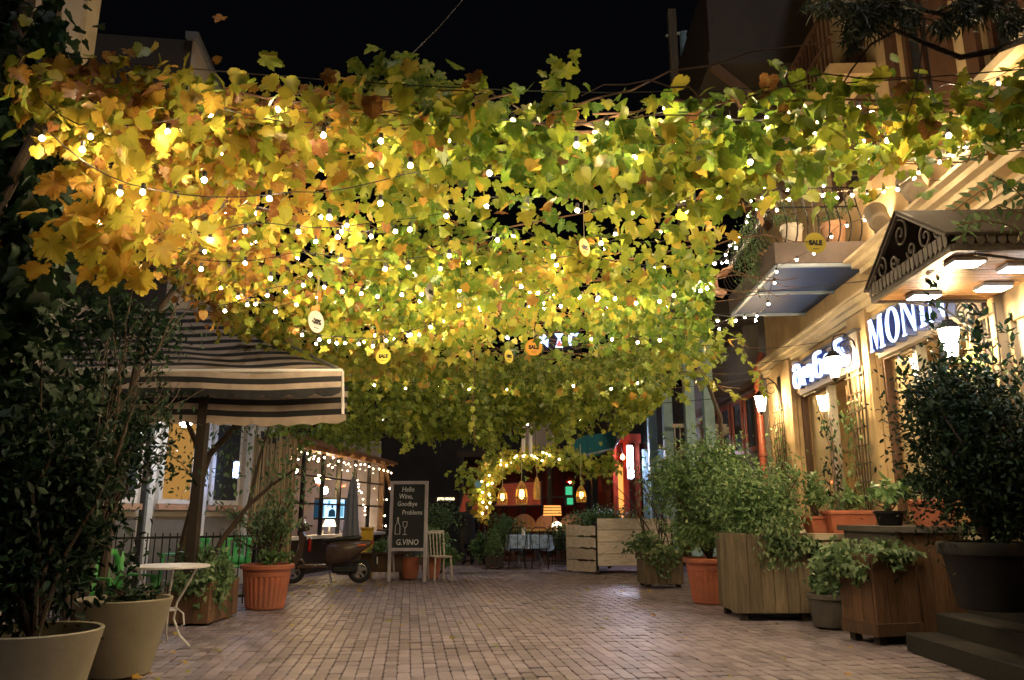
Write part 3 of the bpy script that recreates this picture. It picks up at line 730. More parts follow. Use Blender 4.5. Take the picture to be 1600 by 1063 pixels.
# ================================================================== RIGHT: terrace, steps, planters
t = thing('terrace_wall', 'low stone terrace wall with cream coping in front of the shop window', 'wall', (0, 0, 0))
MB().box(3.62, 4.62, 9.35, 13.6, -.02, .93).build('body', 'stone_dark', t)
MB().box(3.56, 4.64, 9.3, 13.62, .931, 1.0).build('coping', 'stone_cream', t)
MB().box(3.63, 4.6, 9.335, 9.349, .78, .925).build('frieze', 'stone_cream', t)
t = thing('terrace_pier', 'dark topped brown boarded pier beside the entrance steps', 'wall', (0, 0, 0))
MB().box(3.86, 4.6, 7.95, 9.2, -.02, 1.04).build('body', 'stone_dark', t)
for i in range(5): tinted(MB().bbox(3.87 + i * .146, 3.87 + i * .146 + .142, 7.925, 7.949, .02, 1.03, .004).build('board', 'wood_brown', t).data)
MB().box(3.8, 4.62, 7.88, 9.25, 1.041, 1.1).build('slab', 'stone_dark', t)
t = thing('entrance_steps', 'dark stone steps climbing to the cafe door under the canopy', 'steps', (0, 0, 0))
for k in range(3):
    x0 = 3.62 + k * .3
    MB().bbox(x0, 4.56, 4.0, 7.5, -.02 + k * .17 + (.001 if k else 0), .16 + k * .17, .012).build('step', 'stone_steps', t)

def planks_box(t, w, d, h, m, nf, ns, z0=.07, board_gap=.004, top=True, foot=True):
    """plank planter, local origin at the middle of its base; front is -y"""
    hw, hd = w / 2, d / 2
    MB().box(-hw + .03, hw - .03, -hd + .03, hd - .03, z0, h - .06).build('liner', 'pot_black', t)
    for face in range(4):
        n = nf if face in (0, 2) else ns; L = w if face in (0, 2) else d - .056
        for i in range(n):
            a = -L / 2 + L * i / n + board_gap / 2; b = -L / 2 + L * (i + 1) / n - board_gap / 2; j = random.uniform(0, .006); dz = random.uniform(-.008, .004)
            mb = MB()
            if face == 0: mb.bbox(a, b, -hd - j, -hd + .027, z0, h + dz, .004)
            elif face == 2: mb.bbox(a, b, hd - .027, hd + j, z0, h + dz, .004)
            elif face == 1: mb.bbox(hw - .027, hw + j, a, b, z0, h + dz, .004)
            else: mb.bbox(-hw - j, -hw + .027, a, b, z0, h + dz, .004)
            tinted(mb.build('plank', m, t).data)
    if foot:
        for sx in (-1, 1):
            for sy in (-1, 1): MB().box(sx * (hw - .08) - .04, sx * (hw - .08) + .04, sy * (hd - .08) - .04, sy * (hd - .08) + .04, 0, z0 - .001).build('foot', 'wood_dark', t)
    if top:
        for a in ((-hw - .014, hw + .014, -hd - .024, -hd - .008), (-hw - .014, hw + .014, hd + .008, hd + .024), (-hw - .024, -hw - .008, -hd, hd), (hw + .008, hw + .024, -hd, hd)):
            MB().bbox(a[0], a[1], a[2], a[3], h - .12, h - .02, .004).build('rail', m, t)
    MB().box(-hw + .03, hw - .03, -hd + .03, hd - .03, h - .059, h - .04).build('soil', 'soil', t)
def stems(t, base, tips, r0=.02, m='bark', wig=.05, seg=6, name='stem'):
    mb = MB()
    for tp in tips:
        a = Vector(base); b = Vector(tp); pts = []
        for i in range(seg + 1):
            f = i / seg; p = a.lerp(b, f); p += Vector((random.gauss(0, wig), random.gauss(0, wig), 0)) * math.sin(f * math.pi); pts.append(p)
        mb.tube(pts, [r0 * (1 - .75 * i / seg) for i in range(seg + 1)], 6)
    return mb.build(name, m, t, smooth=True)
def crown(t, n, c, rad, size, tint, m='shrub_leaf', k=16, T=None, face=(0, -.4, .6), name='crown', tipd=(0, 0, -.3), spread=.75):
    return foliage(name, clumps(n, c, rad, k), t, T or OVAL_T, m, size, tint, face, tipd, spread)

# big plank planter with shrub
t = thing('plank_planter', 'large weathered vertical plank planter box holding a spreading shrub', 'planter', (3.10, 9.93, 0))
planks_box(t, .88, .86, 1.0, 'wood_grey', 6, 5, .09, top=False)
stems(t, (0, 0, .95), [(random.uniform(-.5, .5), random.uniform(-.3, .3), random.uniform(1.3, 1.75)) for _ in range(9)], .018)
crown(t, 8500, (.02, -.02, 1.40), (.66, .58, .56), (.04, .08), (.0, 1.), k=30)
P = clumps(900, (.15, -.5, .98), (.45, .18, .32), 12); foliage('hanging_foliage', P, t, OVAL_T, 'ivy_leaf', (.05, .09), (.3, 1.), (0, -.8, .4))
# ribbed terracotta pot, right
def ribbed(t, r, h, m='terracotta', ribs=26):
    n = ribs * 4
    pr = [(r * .70, 0), (r * .72, .012), (r * .73, .03)] + [(r * (.73 + .14 * k / 3), .035 + (h * .70 - .035) * k / 3) for k in range(4)] + [(r * .875, h * .72), (r * .90, h * .725), (r * .905, h * .80), (r * .90, h * .815), (r * .915, h * .83), (r * .93, h * .87), (r * 1.03, h * .885), (r * 1.035, h * .96), (r * 1.01, h * .985), (r * .93, h * .985), (r * .90, h * .90)]
    MB().lathe(pr, n, ribs=ribs, rib_amp=.006, rib_z=(.034, h * .705)).build('pot', m, t)
    MB().lathe([(r * .905, h * .895), (.001, h * .91)], 24).build('soil', 'soil', t)
t = thing('potted_shrub', 'round leafy shrub in a ribbed terracotta pot beside the big plank planter', 'potted plant', (2.86, 11.5, 0))
ribbed(t, .38, .63)
stems(t, (0, 0, .58), [(random.uniform(-.6, .5), random.uniform(-.3, .3), random.uniform(1.3, 2.1)) for _ in range(11)], .02)
crown(t, 12000, (-.08, 0, 1.62), (.86, .68, .76), (.04, .085), (.05, 1.), k=36)
crown(t, 1100, (-.25, -.1, .95), (.55, .35, .25), (.05, .09), (.35, 1.), k=10)
# small far planter with ivy
def ivy_over(t, n, w, d, h, drop, front=True, m='ivy_leaf', size=(.04, .085), side=0):
    P = []
    for i in range(n):
        u = random.random()
        if u < .5: P.append((random.uniform(-w / 2, w / 2), random.uniform(-d / 2, d / 2), h + random.random() ** 1.5 * .14))
        else:
            x = random.gauss(side * w / 2, w * .22); P.append((x, -d / 2 - random.uniform(.01, .09), h + .05 - random.random() ** 1.8 * drop * (.4 + .6 * math.exp(-((x - side * w / 2) / (w * .2)) ** 2))))
    foliage('ivy', np.array(P), t, IVY_T, m, size, (.2, 1.), (0, -.7, .5), (0, 0, -1), .5)
t = thing('ivy_planter', 'small pale plank planter with ivy spilling over, beside the white boarded box', 'planter', (2.62, 14.2, 0), R(4))
planks_box(t, .68, .6, .58, 'wood_grey', 3, 3, .05)
ivy_over(t, 420, .8, .6, .58, .5); crown(t, 350, (-.3, 0, .75), (.4, .3, .2), (.05, .09), (.1, .8), 'ivy_leaf', 8, IVY_T)
# tall brown plank planter near
t = thing('ivy_planter', 'tall narrow brown plank planter with ivy, standing before the boarded pier', 'planter', (3.66, 8.05, 0), R(15))
planks_box(t, .5, .5, .84, 'wood_brown', 3, 3, .08)
MB().bbox(-.268, .268, -.268, -.252, .08, .2, .004).box(-.268, -.252, -.25, .25, .08, .2).build('base_rail', 'wood_brown', t)
ivy_over(t, 300, .5, .5, .84, .2)
P = clumps(650, (-.38, .05, .72), (.2, .3, .3), 10); foliage('hanging_ivy', P, t, IVY_T, 'ivy_leaf', (.04, .08), (.2, 1.), (-.5, -.6, .4))
t = thing('stone_pot', 'small grey stone trough on the ground behind the tall brown planter', 'planter', (3.55, 9.0, 0))
MB().lathe([(.16, 0), (.2, .02), (.23, .3), (.25, .31), (.25, .36), (.21, .36), (.2, .31)], 20).build('trough', 'stone_dark', t, smooth=True)
MB().lathe([(.2, .31), (.001, .32)], 16).build('soil', 'soil', t)
crown(t, 180, (-.05, 0, .48), (.25, .2, .16), (.05, .08), (.2, .8), 'ivy_leaf', 6, IVY_T)

# troughs on the coping
def trough(label, loc, rz, w, d, h, plant, m='terracotta', leaf=(.05, .1), tint=(.3, 1.), tall=.4, lm='shrub_leaf', n=420):
    t = thing('flower_trough', label, 'planter', loc, rz)
    mb = MB().box(-w / 2 + .03, w / 2 - .03, -d / 2 + .03, d / 2 - .03, 0, h * .8, None)
    mb = MB(); i = .035
    mb.add([(-w / 2 + i, -d / 2 + i, 0), (w / 2 - i, -d / 2 + i, 0), (w / 2 - i, d / 2 - i, 0), (-w / 2 + i, d / 2 - i, 0), (-w / 2, -d / 2, h * .8), (w / 2, -d / 2, h * .8), (w / 2, d / 2, h * .8), (-w / 2, d / 2, h * .8)], [(3, 2, 1, 0), (0, 1, 5, 4), (1, 2, 6, 5), (2, 3, 7, 6), (3, 0, 4, 7), (4, 5, 6, 7)])
    mb.build('trough', m, t)
    MB().bbox(-w / 2 - .02, w / 2 + .02, -d / 2 - .02, d / 2 + .02, h * .8 + .001, h, .012).build('rim', m, t)
    MB().box(-w / 2 + .02, w / 2 - .02, -d / 2 + .02, d / 2 - .02, h + .001, h + .006).build('soil', 'soil', t)
    tips = [(random.uniform(-w * .5, w * .5), random.uniform(-d * .4, d * .4), h + random.uniform(.5, 1) * tall) for _ in range(7)]
    stems(t, (0, 0, h), tips, .008)
    crown(t, n, (0, 0, h + tall * .6), (w * .55, d * .7, tall * .55), leaf, tint, lm, 9)
    return t
trough('long red plastic trough on the cream coping below the curly script sign', (4.12, 9.62, 1.0), 0, .56, .26, .27, 1, n=220, tall=.25)
trough('red plastic trough half hidden by the big shrub on the cream coping', (3.78, 9.75, 1.0), R(8), .3, .24, .2, 1, n=420, tall=.5)
trough('square red plastic pot on the dark topped pier by the tall clipped bush', (4.34, 8.12, 1.1), R(-6), .36, .26, .27, 1, n=260, tall=.3, lm='dark_leaf')
t = thing('potted_plant', 'broad leaved houseplant in a dark green pot between the two red troughs', 'potted plant', (4.12, 8.6, 1.1))
lathe_pot(t, .16, .16, 'pot_black')
stems(t, (0, 0, .15), [(.2 * math.cos(a), .2 * math.sin(a), .38) for a in (0, 1, 2, 3, 4, 5)], .01)
crown(t, 130, (0, 0, .38), (.3, .3, .12), (.10, .17), (.3, .9), 'shrub_leaf', 7)
# climbing rose stems on the coping
t = thing('potted_plant', 'thin tall leafy stems growing against the far shop window', 'potted plant', (4.5, 10.9, 1.0))
lathe_pot(t, .13, .22, 'terracotta')
mb = MB(); P = []
for j in range(3):
    p = Vector((0, 0, .2)); pts = [p]
    for k in range(10): p = p + Vector((random.gauss(-.01, .03), random.gauss(0, .05), .15)); pts.append(p)
    mb.tube(pts, .006, 5)
    for k in range(50): a = random.random() * 9.9; i = int(a); P.append(pts[i].lerp(pts[i + 1], a - i) + Vector((random.gauss(0, .06), random.gauss(0, .06), 0)))
mb.build('stem', 'cane', t); foliage('foliage', np.array(P), t, OVAL_T, 'dark_leaf', (.06, .1), (.3, 1.), (-.5, -.6, .3))
# dark pot with tall clipped bush on the steps
t = thing('potted_bush', 'dense dark clipped bush with upright shoots in a big black pot on the steps', 'potted plant', (3.86, 6.45, .48))
lathe_pot(t, .36, .52, 'pot_black')
mb = MB(); P = []
tips = []
for j in range(16):
    a = random.random() * 6.28; r = random.uniform(.1, .55); tips.append((r * math.cos(a), r * math.sin(a) * .8, random.uniform(1.3, 2.2)))
stems(t, (0, 0, .5), tips, .016)
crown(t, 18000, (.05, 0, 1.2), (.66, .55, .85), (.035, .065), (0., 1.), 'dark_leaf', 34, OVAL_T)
for tp in tips + [(-.25, -.1, 2.5), (.15, .1, 2.35), (.05, -.2, 2.2), (.4, 0, 2.2)]:
    for k in range(70): f = random.random() * .9; P.append((tp[0] + random.gauss(0, .035), tp[1] + random.gauss(0, .035), tp[2] - f + .2))
foliage('shoots', np.array(P), t, OVAL_T, 'dark_leaf', (.05, .10), (.2, 1.), (0, -.5, .2), (0, 0, .9), .8)
t = thing('terracotta_pot', 'plain dark terracotta pot on the steps beside the big black pot', 'flowerpot', (4.22, 5.95, .5))
lathe_pot(t, .2, .36, 'terracotta')
crown(t, 160, (0, 0, .5), (.2, .2, .16), (.05, .09), (.1, .6), 'dark_leaf', 6)

# ---- weathered white boarded box
t = thing('white_boarded_box', 'weathered white horizontal board counter with a splintered angled end', 'counter', (0, 0, 0))
A = Vector((1.80, 17.1, 0)); B = Vector((3.5, 17.45, 0)); D_ = Vector((1.24, 17.85, 0))
def hboards(a, b, z0, z1, n, broken=False):
    d = (b - a).normalized(); nn = Vector((d.y, -d.x, 0)); L = (b - a).length
    for i in range(n):
        za = z0 + (z1 - z0) * i / n + .006; zb = z0 + (z1 - z0) * (i + 1) / n - .006
        if not broken:
            mb = MB(); mb.prism([(0.01, za), (L - .01, za + random.uniform(-.004, .004)), (L - .01, zb), (0.01, zb)], lambda u, v, w: tuple(a + d * u + nn * (w + .002 * i) + Vector((0, 0, v))), .022)
        else:
            mb = MB(); u = .02; top = []; 
            k = 9; lo = [(L * j / k, za + (random.uniform(0, .035) if j > 3 else 0)) for j in range(k + 1)]; hi = [(L * j / k, zb - (random.uniform(0, .03) if j > 3 else 0)) for j in range(k, -1, -1)]
            mb.prism(lo + hi, lambda u, v, w: tuple(a + d * u + nn * w + Vector((0, 0, v))), .022)
        tinted(mb.build('board', 'wood_white', t).data)
hboards(A + Vector((.03, 0, 0)), B, .16, 1.16, 4); hboards(D_, A, .02, 1.02, 4, True)
DB = Vector((1.3, 18.6, 0)); hboards(DB, D_, .02, 1.02, 4)
MB().box(1.85, 3.45, 17.5, 18.4, .2, 1.06).build('core', 'dark_wall', t)
for p in (A + Vector((.03, .06, 0)), D_ + Vector((.06, .05, 0)), B): MB().box(p.x - .04, p.x + .04, p.y - .02, p.y + .06, 0, 1.0).build('post', 'wood_dark', t)
t2 = thing('hedge_shrub', 'low dark shrub growing behind the white boarded box', 'shrub', (2.3, 18.9, 0))
crown(t2, 1800, (0, 0, 1.15), (1.1, .4, .35), (.06, .1), (.1, .8), 'shrub_leaf', 16); stems(t2, (0, 0, 0), [(random.uniform(-.9, .9), 0, 1.1) for _ in range(8)], .02)
# bare twiggy shrub
def branchy(t, base, h, n0, depth, spread, r0, m='bark', name='branch', leafP=None, lean=(0, 0)):
    mb = MB()
    def grow(p, d, L, r, dep):
        pts = [p]; q = p; dd = d
        for i in range(4):
            dd = (dd + Vector((random.gauss(0, .16), random.gauss(0, .16), random.gauss(.04, .08)))).normalized(); q = q + dd * L / 4; pts.append(q)
        mb.tube(pts, [r, r * .9, r * .8, r * .7, r * .6], 6 if r > .012 else 4)
        if leafP is not None and dep <= 1:
            for k in range(4): leafP.append(pts[1 + k])
        if dep > 0:
            for k in range(random.choice((2, 3))):
                a = random.choice((2, 3, 4)); nd = (dd + Vector((random.gauss(0, spread), random.gauss(0, spread), random.gauss(.1, spread * .6)))).normalized()
                grow(pts[a], nd, L * random.uniform(.6, .85), r * .58, dep - 1)
    for i in range(n0):
        a = 6.28 * i / n0 + random.random(); d = Vector((math.cos(a) * spread * .7 + lean[0], math.sin(a) * spread * .7 + lean[1], 1)).normalized()
        grow(Vector(base) + Vector((math.cos(a), math.sin(a), 0)) * r0, d, h, r0, depth)
    return mb.build(name, m, t, smooth=True)
t = thing('bare_shrub', 'leafless dark shrub with upswept twigs behind the white boarded box', 'shrub', (3.05, 16.7, 0))
branchy(t, (0, 0, 0), 1.15, 5, 3, .35, .025)

# ================================================================== RIGHT, FAR: timber house with blue posts, red lit bar, teal awning
t = thing('timber_house', 'dark old house with overhanging eaves, pale blue posts and brown window band', 'house', (0, 0, 0))
MB().box(5.0, 12, 15.2, 21.5, -.02, 5.2).build('wall', 'plaster_grey', t)
MB().box(3.0, 12, 15.0, 22, 5.201, 5.45).build('eaves', 'dark_wall', t)
for i in range(7): MB().beam((3.1, 15.2 + i * 1.05, 4.9), (5.0, 15.2 + i * 1.05, 5.1), .09, .14).build('rafter', 'wood_dark', t)
for i in range(5):
    y = 15.5 + i * .95
    w = MB().box(4.93, 4.999, y, y + .08, 2.5, 3.7).box(4.93, 4.999, y + .72, y + .8, 2.5, 3.7).box(4.94, 4.999, y + .08, y + .72, 3.6, 3.7).box(4.94, 4.999, y + .08, y + .72, 2.5, 2.6).build('window', 'pipe_red', t)
    MB().box(4.97, 4.98, y + .081, y + .719, 2.601, 3.599).build('pane', 'chalk_black', w)
MB().box(4.85, 5.0, 15.3, 20.5, 3.78, 3.9).build('window_head', 'frame_brown', t)
for (px, Y) in ((1110, 17.2), (1080, 17.6), (1045, 18.6), (1020, 20.5)):
    p = at(px, 700, Y); MB().box(p.x - .11, p.x + .11, Y - .11, Y + .11, -.02, 5.2).build('post', 'paint_blue', t)
p0 = at(1060, 690, 18.0)
MB().beam((3.6, 18.9, 2.45), (4.9, 17.4, 3.1), .10, .16).build('brace', 'wood_white', t)
for i in range(9): MB().box(3.75 + i * .12, 3.77 + i * .12, 17.75, 17.77, 2.2, 3.2).build('baluster', 'wood_white', t)
MB().box(3.3, 4.99, 17.7, 18.9, 2.05, 2.2).build('gallery_deck', 'wood_dark', t)
MB().box(3.7, 4.99, 17.72, 17.8, 3.2, 3.28).build('gallery_rail', 'wood_white', t)

t = thing('bar_front', 'red lit bar front with vertical neon tube and blue post', 'building', (0, 0, 0))
b0 = at(955, 800, 21); b1 = at(1010, 800, 21)
MB().box(2.75, 5.2, 21.8, 25, -.02, 3.2).build('wall', 'dark_red', t); MB().box(2.7, 5.25, 21.78, 25.05, 3.201, 4.8).build('upper_wall', 'dark_wall', t)
for i, x in enumerate((2.8, 3.1, 3.42)): MB().box(x, x + .13, 21.55, 21.75, 0, 3.2).build('red_post', 'red_wall', t)
MB().box(3.6, 4.35, 21.3, 21.5, 0, 3.0).build('blue_post', 'paint_blue', t)
MB().box(2.7, 3.6, 21.56, 21.7, 3.2, 3.45).build('lintel', 'red_wall', t)
w = MB().box(2.94, 3.09, 21.7, 21.76, 1.1, 2.6).build('bar_window', 'orange_lamp', t)
nt_ = thing('neon_tube', 'vertical white neon tube sign on the red bar front', 'sign', at(985, 722, 21.2))
MB().box(-.07, .07, -.03, .03, -.42, .42).build('tube', 'tube_neon', nt_)
MB().box(-.09, .09, .032, .07, -.46, .46).build('housing', 'steel_grey', nt_)
# upright red bulb giving the bar front its colour
rl = thing('red_lamp', 'small red bulb under the bar lintel', 'lamp', (3.0, 21.0, 2.75))
MB().lathe([(0, -.06), (.05, -.03), (.06, .02), (.03, .07), (.015, .09)], 10).build('bulb', 'red_lamp', rl, smooth=True)
MB().tube([(0, 0, .09), (0, .56, .5)], .008, 5).build('arm', 'wire_dark', rl)

t = thing('teal_awning', 'teal fabric awning stretched over the dark courtyard bar', 'awning', (0, 0, 0))
q = [at(868, 722, 18.4), at(958, 702, 18.4), at(975, 672, 21.0), at(905, 682, 21.0)]
mb = MB(); k = 8
for i in range(k):
    for j in range(6):
        f = lambda u, v: q[0].lerp(q[1], u).lerp(q[3].lerp(q[2], u), v) + Vector((0, 0, -.10 * math.sin(u * math.pi) * (1 - v)))
        mb.add([f(i / k, j / 6), f((i + 1) / k, j / 6), f((i + 1) / k, (j + 1) / 6), f(i / k, (j + 1) / 6)], [(0, 1, 2, 3)])
mb.build('canvas', 'canvas_teal', t)
for a, b in ((q[0], q[1]), (q[0], q[3]), (q[1], q[2])): MB().tube([a, b], .03, 6).build('frame_tube', 'steel_grey', t)
for a in (q[0], q[1]): MB().tube([a, Vector((3.2, a.y + .3, 4.85))], .012, 5).build('stay_rod', 'iron_black', t)
MB().tube([q[3], Vector((q[3].x, 24.0, 3.1))], .012, 5).build('stay_rod', 'iron_black', t)

# dark courtyard bar behind: open front with red lit interior
t = thing('courtyard_restaurant', 'open fronted restaurant glowing red behind the vine arch', 'building', (0, 0, 0))
MB().box(-1.6, 2.6, 27.6, 28, -.02, 3.0).build('back_wall', 'dark_red', t)
MB().box(-1.7, 2.65, 24.0, 27.6, 3.0, 3.2).build('roof', 'wood_dark', t)
for x in (-1.55, .35, 1.15, 2.5): MB().box(x - .06, x + .06, 24.0, 24.12, 0, 3.0).build('post', 'iron_black', t)
for z in (.95, 1.75): MB().box(-.2, 2.5, 24.02, 24.08, z, z + .06).build('rail', 'iron_black', t)
for i in range(10): MB().box(-1.4 + i * .4, -1.35 + i * .4, 27.4, 27.5, 0, 3.0).build('panel_joint', 'wood_dark', t)
for (x, y, z, lb) in ((.6, 25.6, 2.3, 'red shaded lamp inside the red restaurant over the arched chairs'), (-.7, 25.0, 2.2, 'red shaded lamp inside the red restaurant by the red awning'), (1.9, 25.4, 2.3, 'red shaded lamp inside the red restaurant beside the green sign')):
    l = thing('red_pendant', lb, 'lamp', (x, y, z)); MB().lathe([(.02, .16), (.16, .0), (.12, .0)], 12).build('shade', 'red_wall', l); MB().lathe([(0, -.06), (.06, -.02), (.05, .04), (0, .06)], 10).build('bulb', 'red_lamp', l); MB().tube([(0, 0, .15), (0, 0, .7)], .008, 5).build('cord', 'wire_dark', l)
def arch_chair(label, loc, s=1.):
    t = thing('arched_chair', label, 'chair', loc, 0, 'arched back chairs in the red restaurant')
    pts = [(.36 * math.cos(math.pi * i / 12), .42 * math.sin(math.pi * i / 12)) for i in range(13)]
    MB().prism([(x, .85 + y) for x, y in pts], lambda u, v, w: (u, w, v), .05).build('backrest', 'terracotta_pale', t)
    for i in range(5): MB().box(-.28 + i * .13, -.25 + i * .13, -.012, -.001, .87, 1.12).build('slat', 'rattan', t)
    MB().bbox(-.36, .36, -.5, .0, .78, .84, .02).build('seat', 'rattan', t)
    for sx in (-.3, .3):
        for sy in (-.45, -.05): MB().box(sx - .025, sx + .025, sy - .025, sy + .025, 0, .78).build('leg', 'wood_brown', t)
arch_chair('arched rattan chair back beside the black post in the red restaurant', (1.02, 22.9, 0)); arch_chair('arched rattan chair back between the vine arch and another arched chair', (.35, 22.7, 0))
arch_chair('arched rattan chair back under the striped lampshade', (1.75, 23.2, 0))
l = thing('drum_lamp', 'yellow striped drum lampshade standing in the red restaurant', 'lamp', at(863, 798, 22.4))
MB().lathe([(.26, -.14), (.24, .14)], 16).build('shade', 'orange_lamp', l); MB().tube([(0, 0, -.9), (0, 0, .1)], .02, 6).build('stand', 'iron_black', l)
for z in (-.08, 0, .08): MB().lathe([(.262, z - .012), (.262, z + .012)], 16).build('band', 'rattan', l)
l = thing('mushroom_lamp', 'little white mushroom table lamp in the red restaurant', 'lamp', at(870, 822, 21.6))
MB().lathe([(.14, -.03), (.12, .06), (.05, .11), (0, .12)], 14).build('shade', 'sign_far', l, smooth=True); MB().lathe([(.07, -.32), (.02, -.28), (.02, -.03)], 10).build('stem', 'white_paint', l)
l = thing('green_sign', 'small green lit window sign in the dark courtyard', 'sign', at(889, 775, 24.2))
MB().box(-.1, .1, -.02, .02, .03, .28).build('upper_panel', 'sign_green', l); MB().box(-.06, .12, -.02, .02, -.26, -.01).build('lower_panel', 'sign_green', l)
MB().box(-.14, .16, .021, .05, -.3, .32).build('backing', 'iron_black', l)
# red awnings
def red_awning(label, q):
    t = thing('red_awning', label, 'awning', (0, 0, 0)); mb = MB(); k = 7
    f = lambda u, v: q[0].lerp(q[1], u).lerp(q[3].lerp(q[2], u), v) + Vector((0, 0, .05 * math.sin(u * 22) * (1 - v) * .5 - .06 * math.sin(v * math.pi)))
    for i in range(k * 3):
        for j in range(4): mb.add([f(i / (k * 3), j / 4), f((i + 1) / (k * 3), j / 4), f((i + 1) / (k * 3), (j + 1) / 4), f(i / (k * 3), (j + 1) / 4)], [(0, 1, 2, 3)])
    mb.build('canvas', 'canvas_red', t, smooth=True)
    MB().tube([q[0], q[1]], .025, 6).build('front_tube', 'wood_dark', t); MB().tube([q[3], q[2]], .025, 6).build('back_tube', 'wood_dark', t)
    for a, b in ((q[0], q[3]), (q[1], q[2])): MB().tube([a, b], .02, 6).build('side_tube', 'wood_dark', t)
    for a in (q[3], q[2]): MB().tube([a, Vector((a.x, a.y, 0))], .03, 6).build('leg', 'wood_dark', t)
red_awning('small sloping red awning above the person in black', [at(716, 800, 21.6), at(762, 808, 21.6), at(764, 780, 22.9), at(724, 772, 22.9)])
red_awning('larger sloping red awning behind the lit vine arch', [at(772, 792, 22.0), at(846, 790, 22.0), at(846, 752, 23.6), at(786, 756, 23.6)])
# far hanging sign and lit roof sign
t = thing('roof_sign', 'bright blue white roof sign with a red flask shape glimpsed through the vine', 'sign', at(866, 533, 26.0))
for i, po in enumerate(([(-.62, -.2), (-.5, .1), (-.55, .28), (-.38, .3), (-.2, .05), (-.22, -.22), (-.4, -.05)], [(.02, .26), (.32, .26), (.2, .1), (.3, -.22), (.04, -.22), (.14, .1)], [(.48, -.15), (.5, .28), (.85, .28), (.85, .18), (.62, .18), (.6, -.15)])):
    MB().prism(po, lambda u, v, w: (u, w, v), .05).build('white_shape', 'sign_white', t)
MB().prism([(.08, -.2), (.26, -.2), (.2, .0), (.14, .0)], lambda u, v, w: (u, w - .06, v), .04).build('red_flask', 'sign_red', t)
MB().box(-.7, .95, .06, .1, -.35, .4).build('backing', 'dark_wall', t)
for x in (-.4, .6): MB().tube([(x, .08, -.35), (x, .08, -1.6)], .03, 6).build('mast', 'iron_black', t)
t = thing('lit_sign', 'small warm lit lettering over the dark lane', 'sign', at(697, 780, 27.0))
text('letters', 'JOTO MOKKO', .125, 'sign_far', t, (0, -.04, 0), (R(90), 0, 0), .004, sx=.72)
MB().box(-.42, .42, 0, .05, -.1, .1).build('board', 'dark_wall', t)
for x in (-.3, .3): MB().tube([(x, .03, .14), (x, .03, .6)], .015, 5).build('hanger', 'iron_black', t)
# dark building mass closing the lane, pale chimney-like wall
t = thing('lane_building', 'dark building closing the end of the lane', 'building', (0, 0, 0))
MB().box(-14, 9, 30, 36, -.02, 5.6).build('wall', 'dark_wall', t); MB().box(-14.3, 9.3, 29.7, 36.3, 5.601, 5.8).build('eaves', 'wood_dark', t)
t = thing('pale_outbuilding', 'narrow pale wall rising behind the hanging rattan lanterns', 'building', (0, 0, 0))
p = at(850, 700, 26.2); MB().box(p.x - .75, p.x + .35, 26.2, 27.3, 3.201, 4.6).build('wall', 'plaster_pale', t); MB().box(p.x - .9, p.x + .5, 26.1, 27.4, 4.601, 4.75).build('roof', 'wood_dark', t)
for i, px in enumerate((818, 829)):
    t = thing('hanging_tube', ('slim white hanging tube, the shorter of a pair' if i == 0 else 'slim white hanging tube, the longer of a pair'), 'tube', at(px, 690, 16.2), 0, 'hanging white tubes')
    MB().tube([(0, 0, -.22 - .06 * i), (0, 0, .3)], .035, 8).build('tube', 'white_paint', t); MB().tube([(0, 0, .3), (0, 0, .9)], .005, 4).build('string', 'wire_pale', t)
# rattan pendant lanterns
def rattan(label, px, py, Y, w, h, lit=True):
    p = at(px, py, Y); t = thing('rattan_lantern', label, 'lantern', p, 0, 'hanging rattan lanterns')
    prof = [(.45 * w, -h / 2), (.5 * w, -h * .2), (.42 * w, h * .15), (.2 * w, h * .4), (.1 * w, h * .5)]
    mb = MB()
    for i in range(12):
        a = 2 * math.pi * i / 12; mb.tube([(r * math.cos(a), r * math.sin(a), z) for r, z in prof], .008, 4)
    mb.build('cane_rib', 'rattan', t)
    for z, r in ((-h / 2, .46 * w), (-h * .2, .51 * w), (h * .15, .43 * w)): MB().lathe([(r, z - .01), (r + .008, z), (r, z + .01)], 14).build('hoop', 'rattan', t)
    if lit: MB().lathe([(0, -h * .3), (.22 * w, -h * .2), (.22 * w, h * .05), (0, h * .2)], 10).build('bulb', 'rattan_glow', t, smooth=True)
    else: MB().lathe([(.40 * w, -h / 2), (.44 * w, -h * .2), (.36 * w, h * .15), (.1 * w, h * .45)], 12).build('lining', 'canvas_light', t)
    MB().tube([(0, 0, h * .5), (0, 0, h * .5 + .8)], .006, 4).build('cord', 'wire_pale', t)
rattan('glowing bottle shaped rattan lantern hung on a long cord below the teal awning', 908, 772, 15.0, .19, .30)
rattan('large glowing rattan lantern hung in the lit vine arch', 815, 770, 16.0, .24, .46)
rattan('slim unlit grey lantern hung in the lit vine arch', 839, 763, 16.2, .13, .45, False)
rattan('round amber lantern hung at the drooping end of the lit vine arch', 785, 775, 16.1, .2, .34)

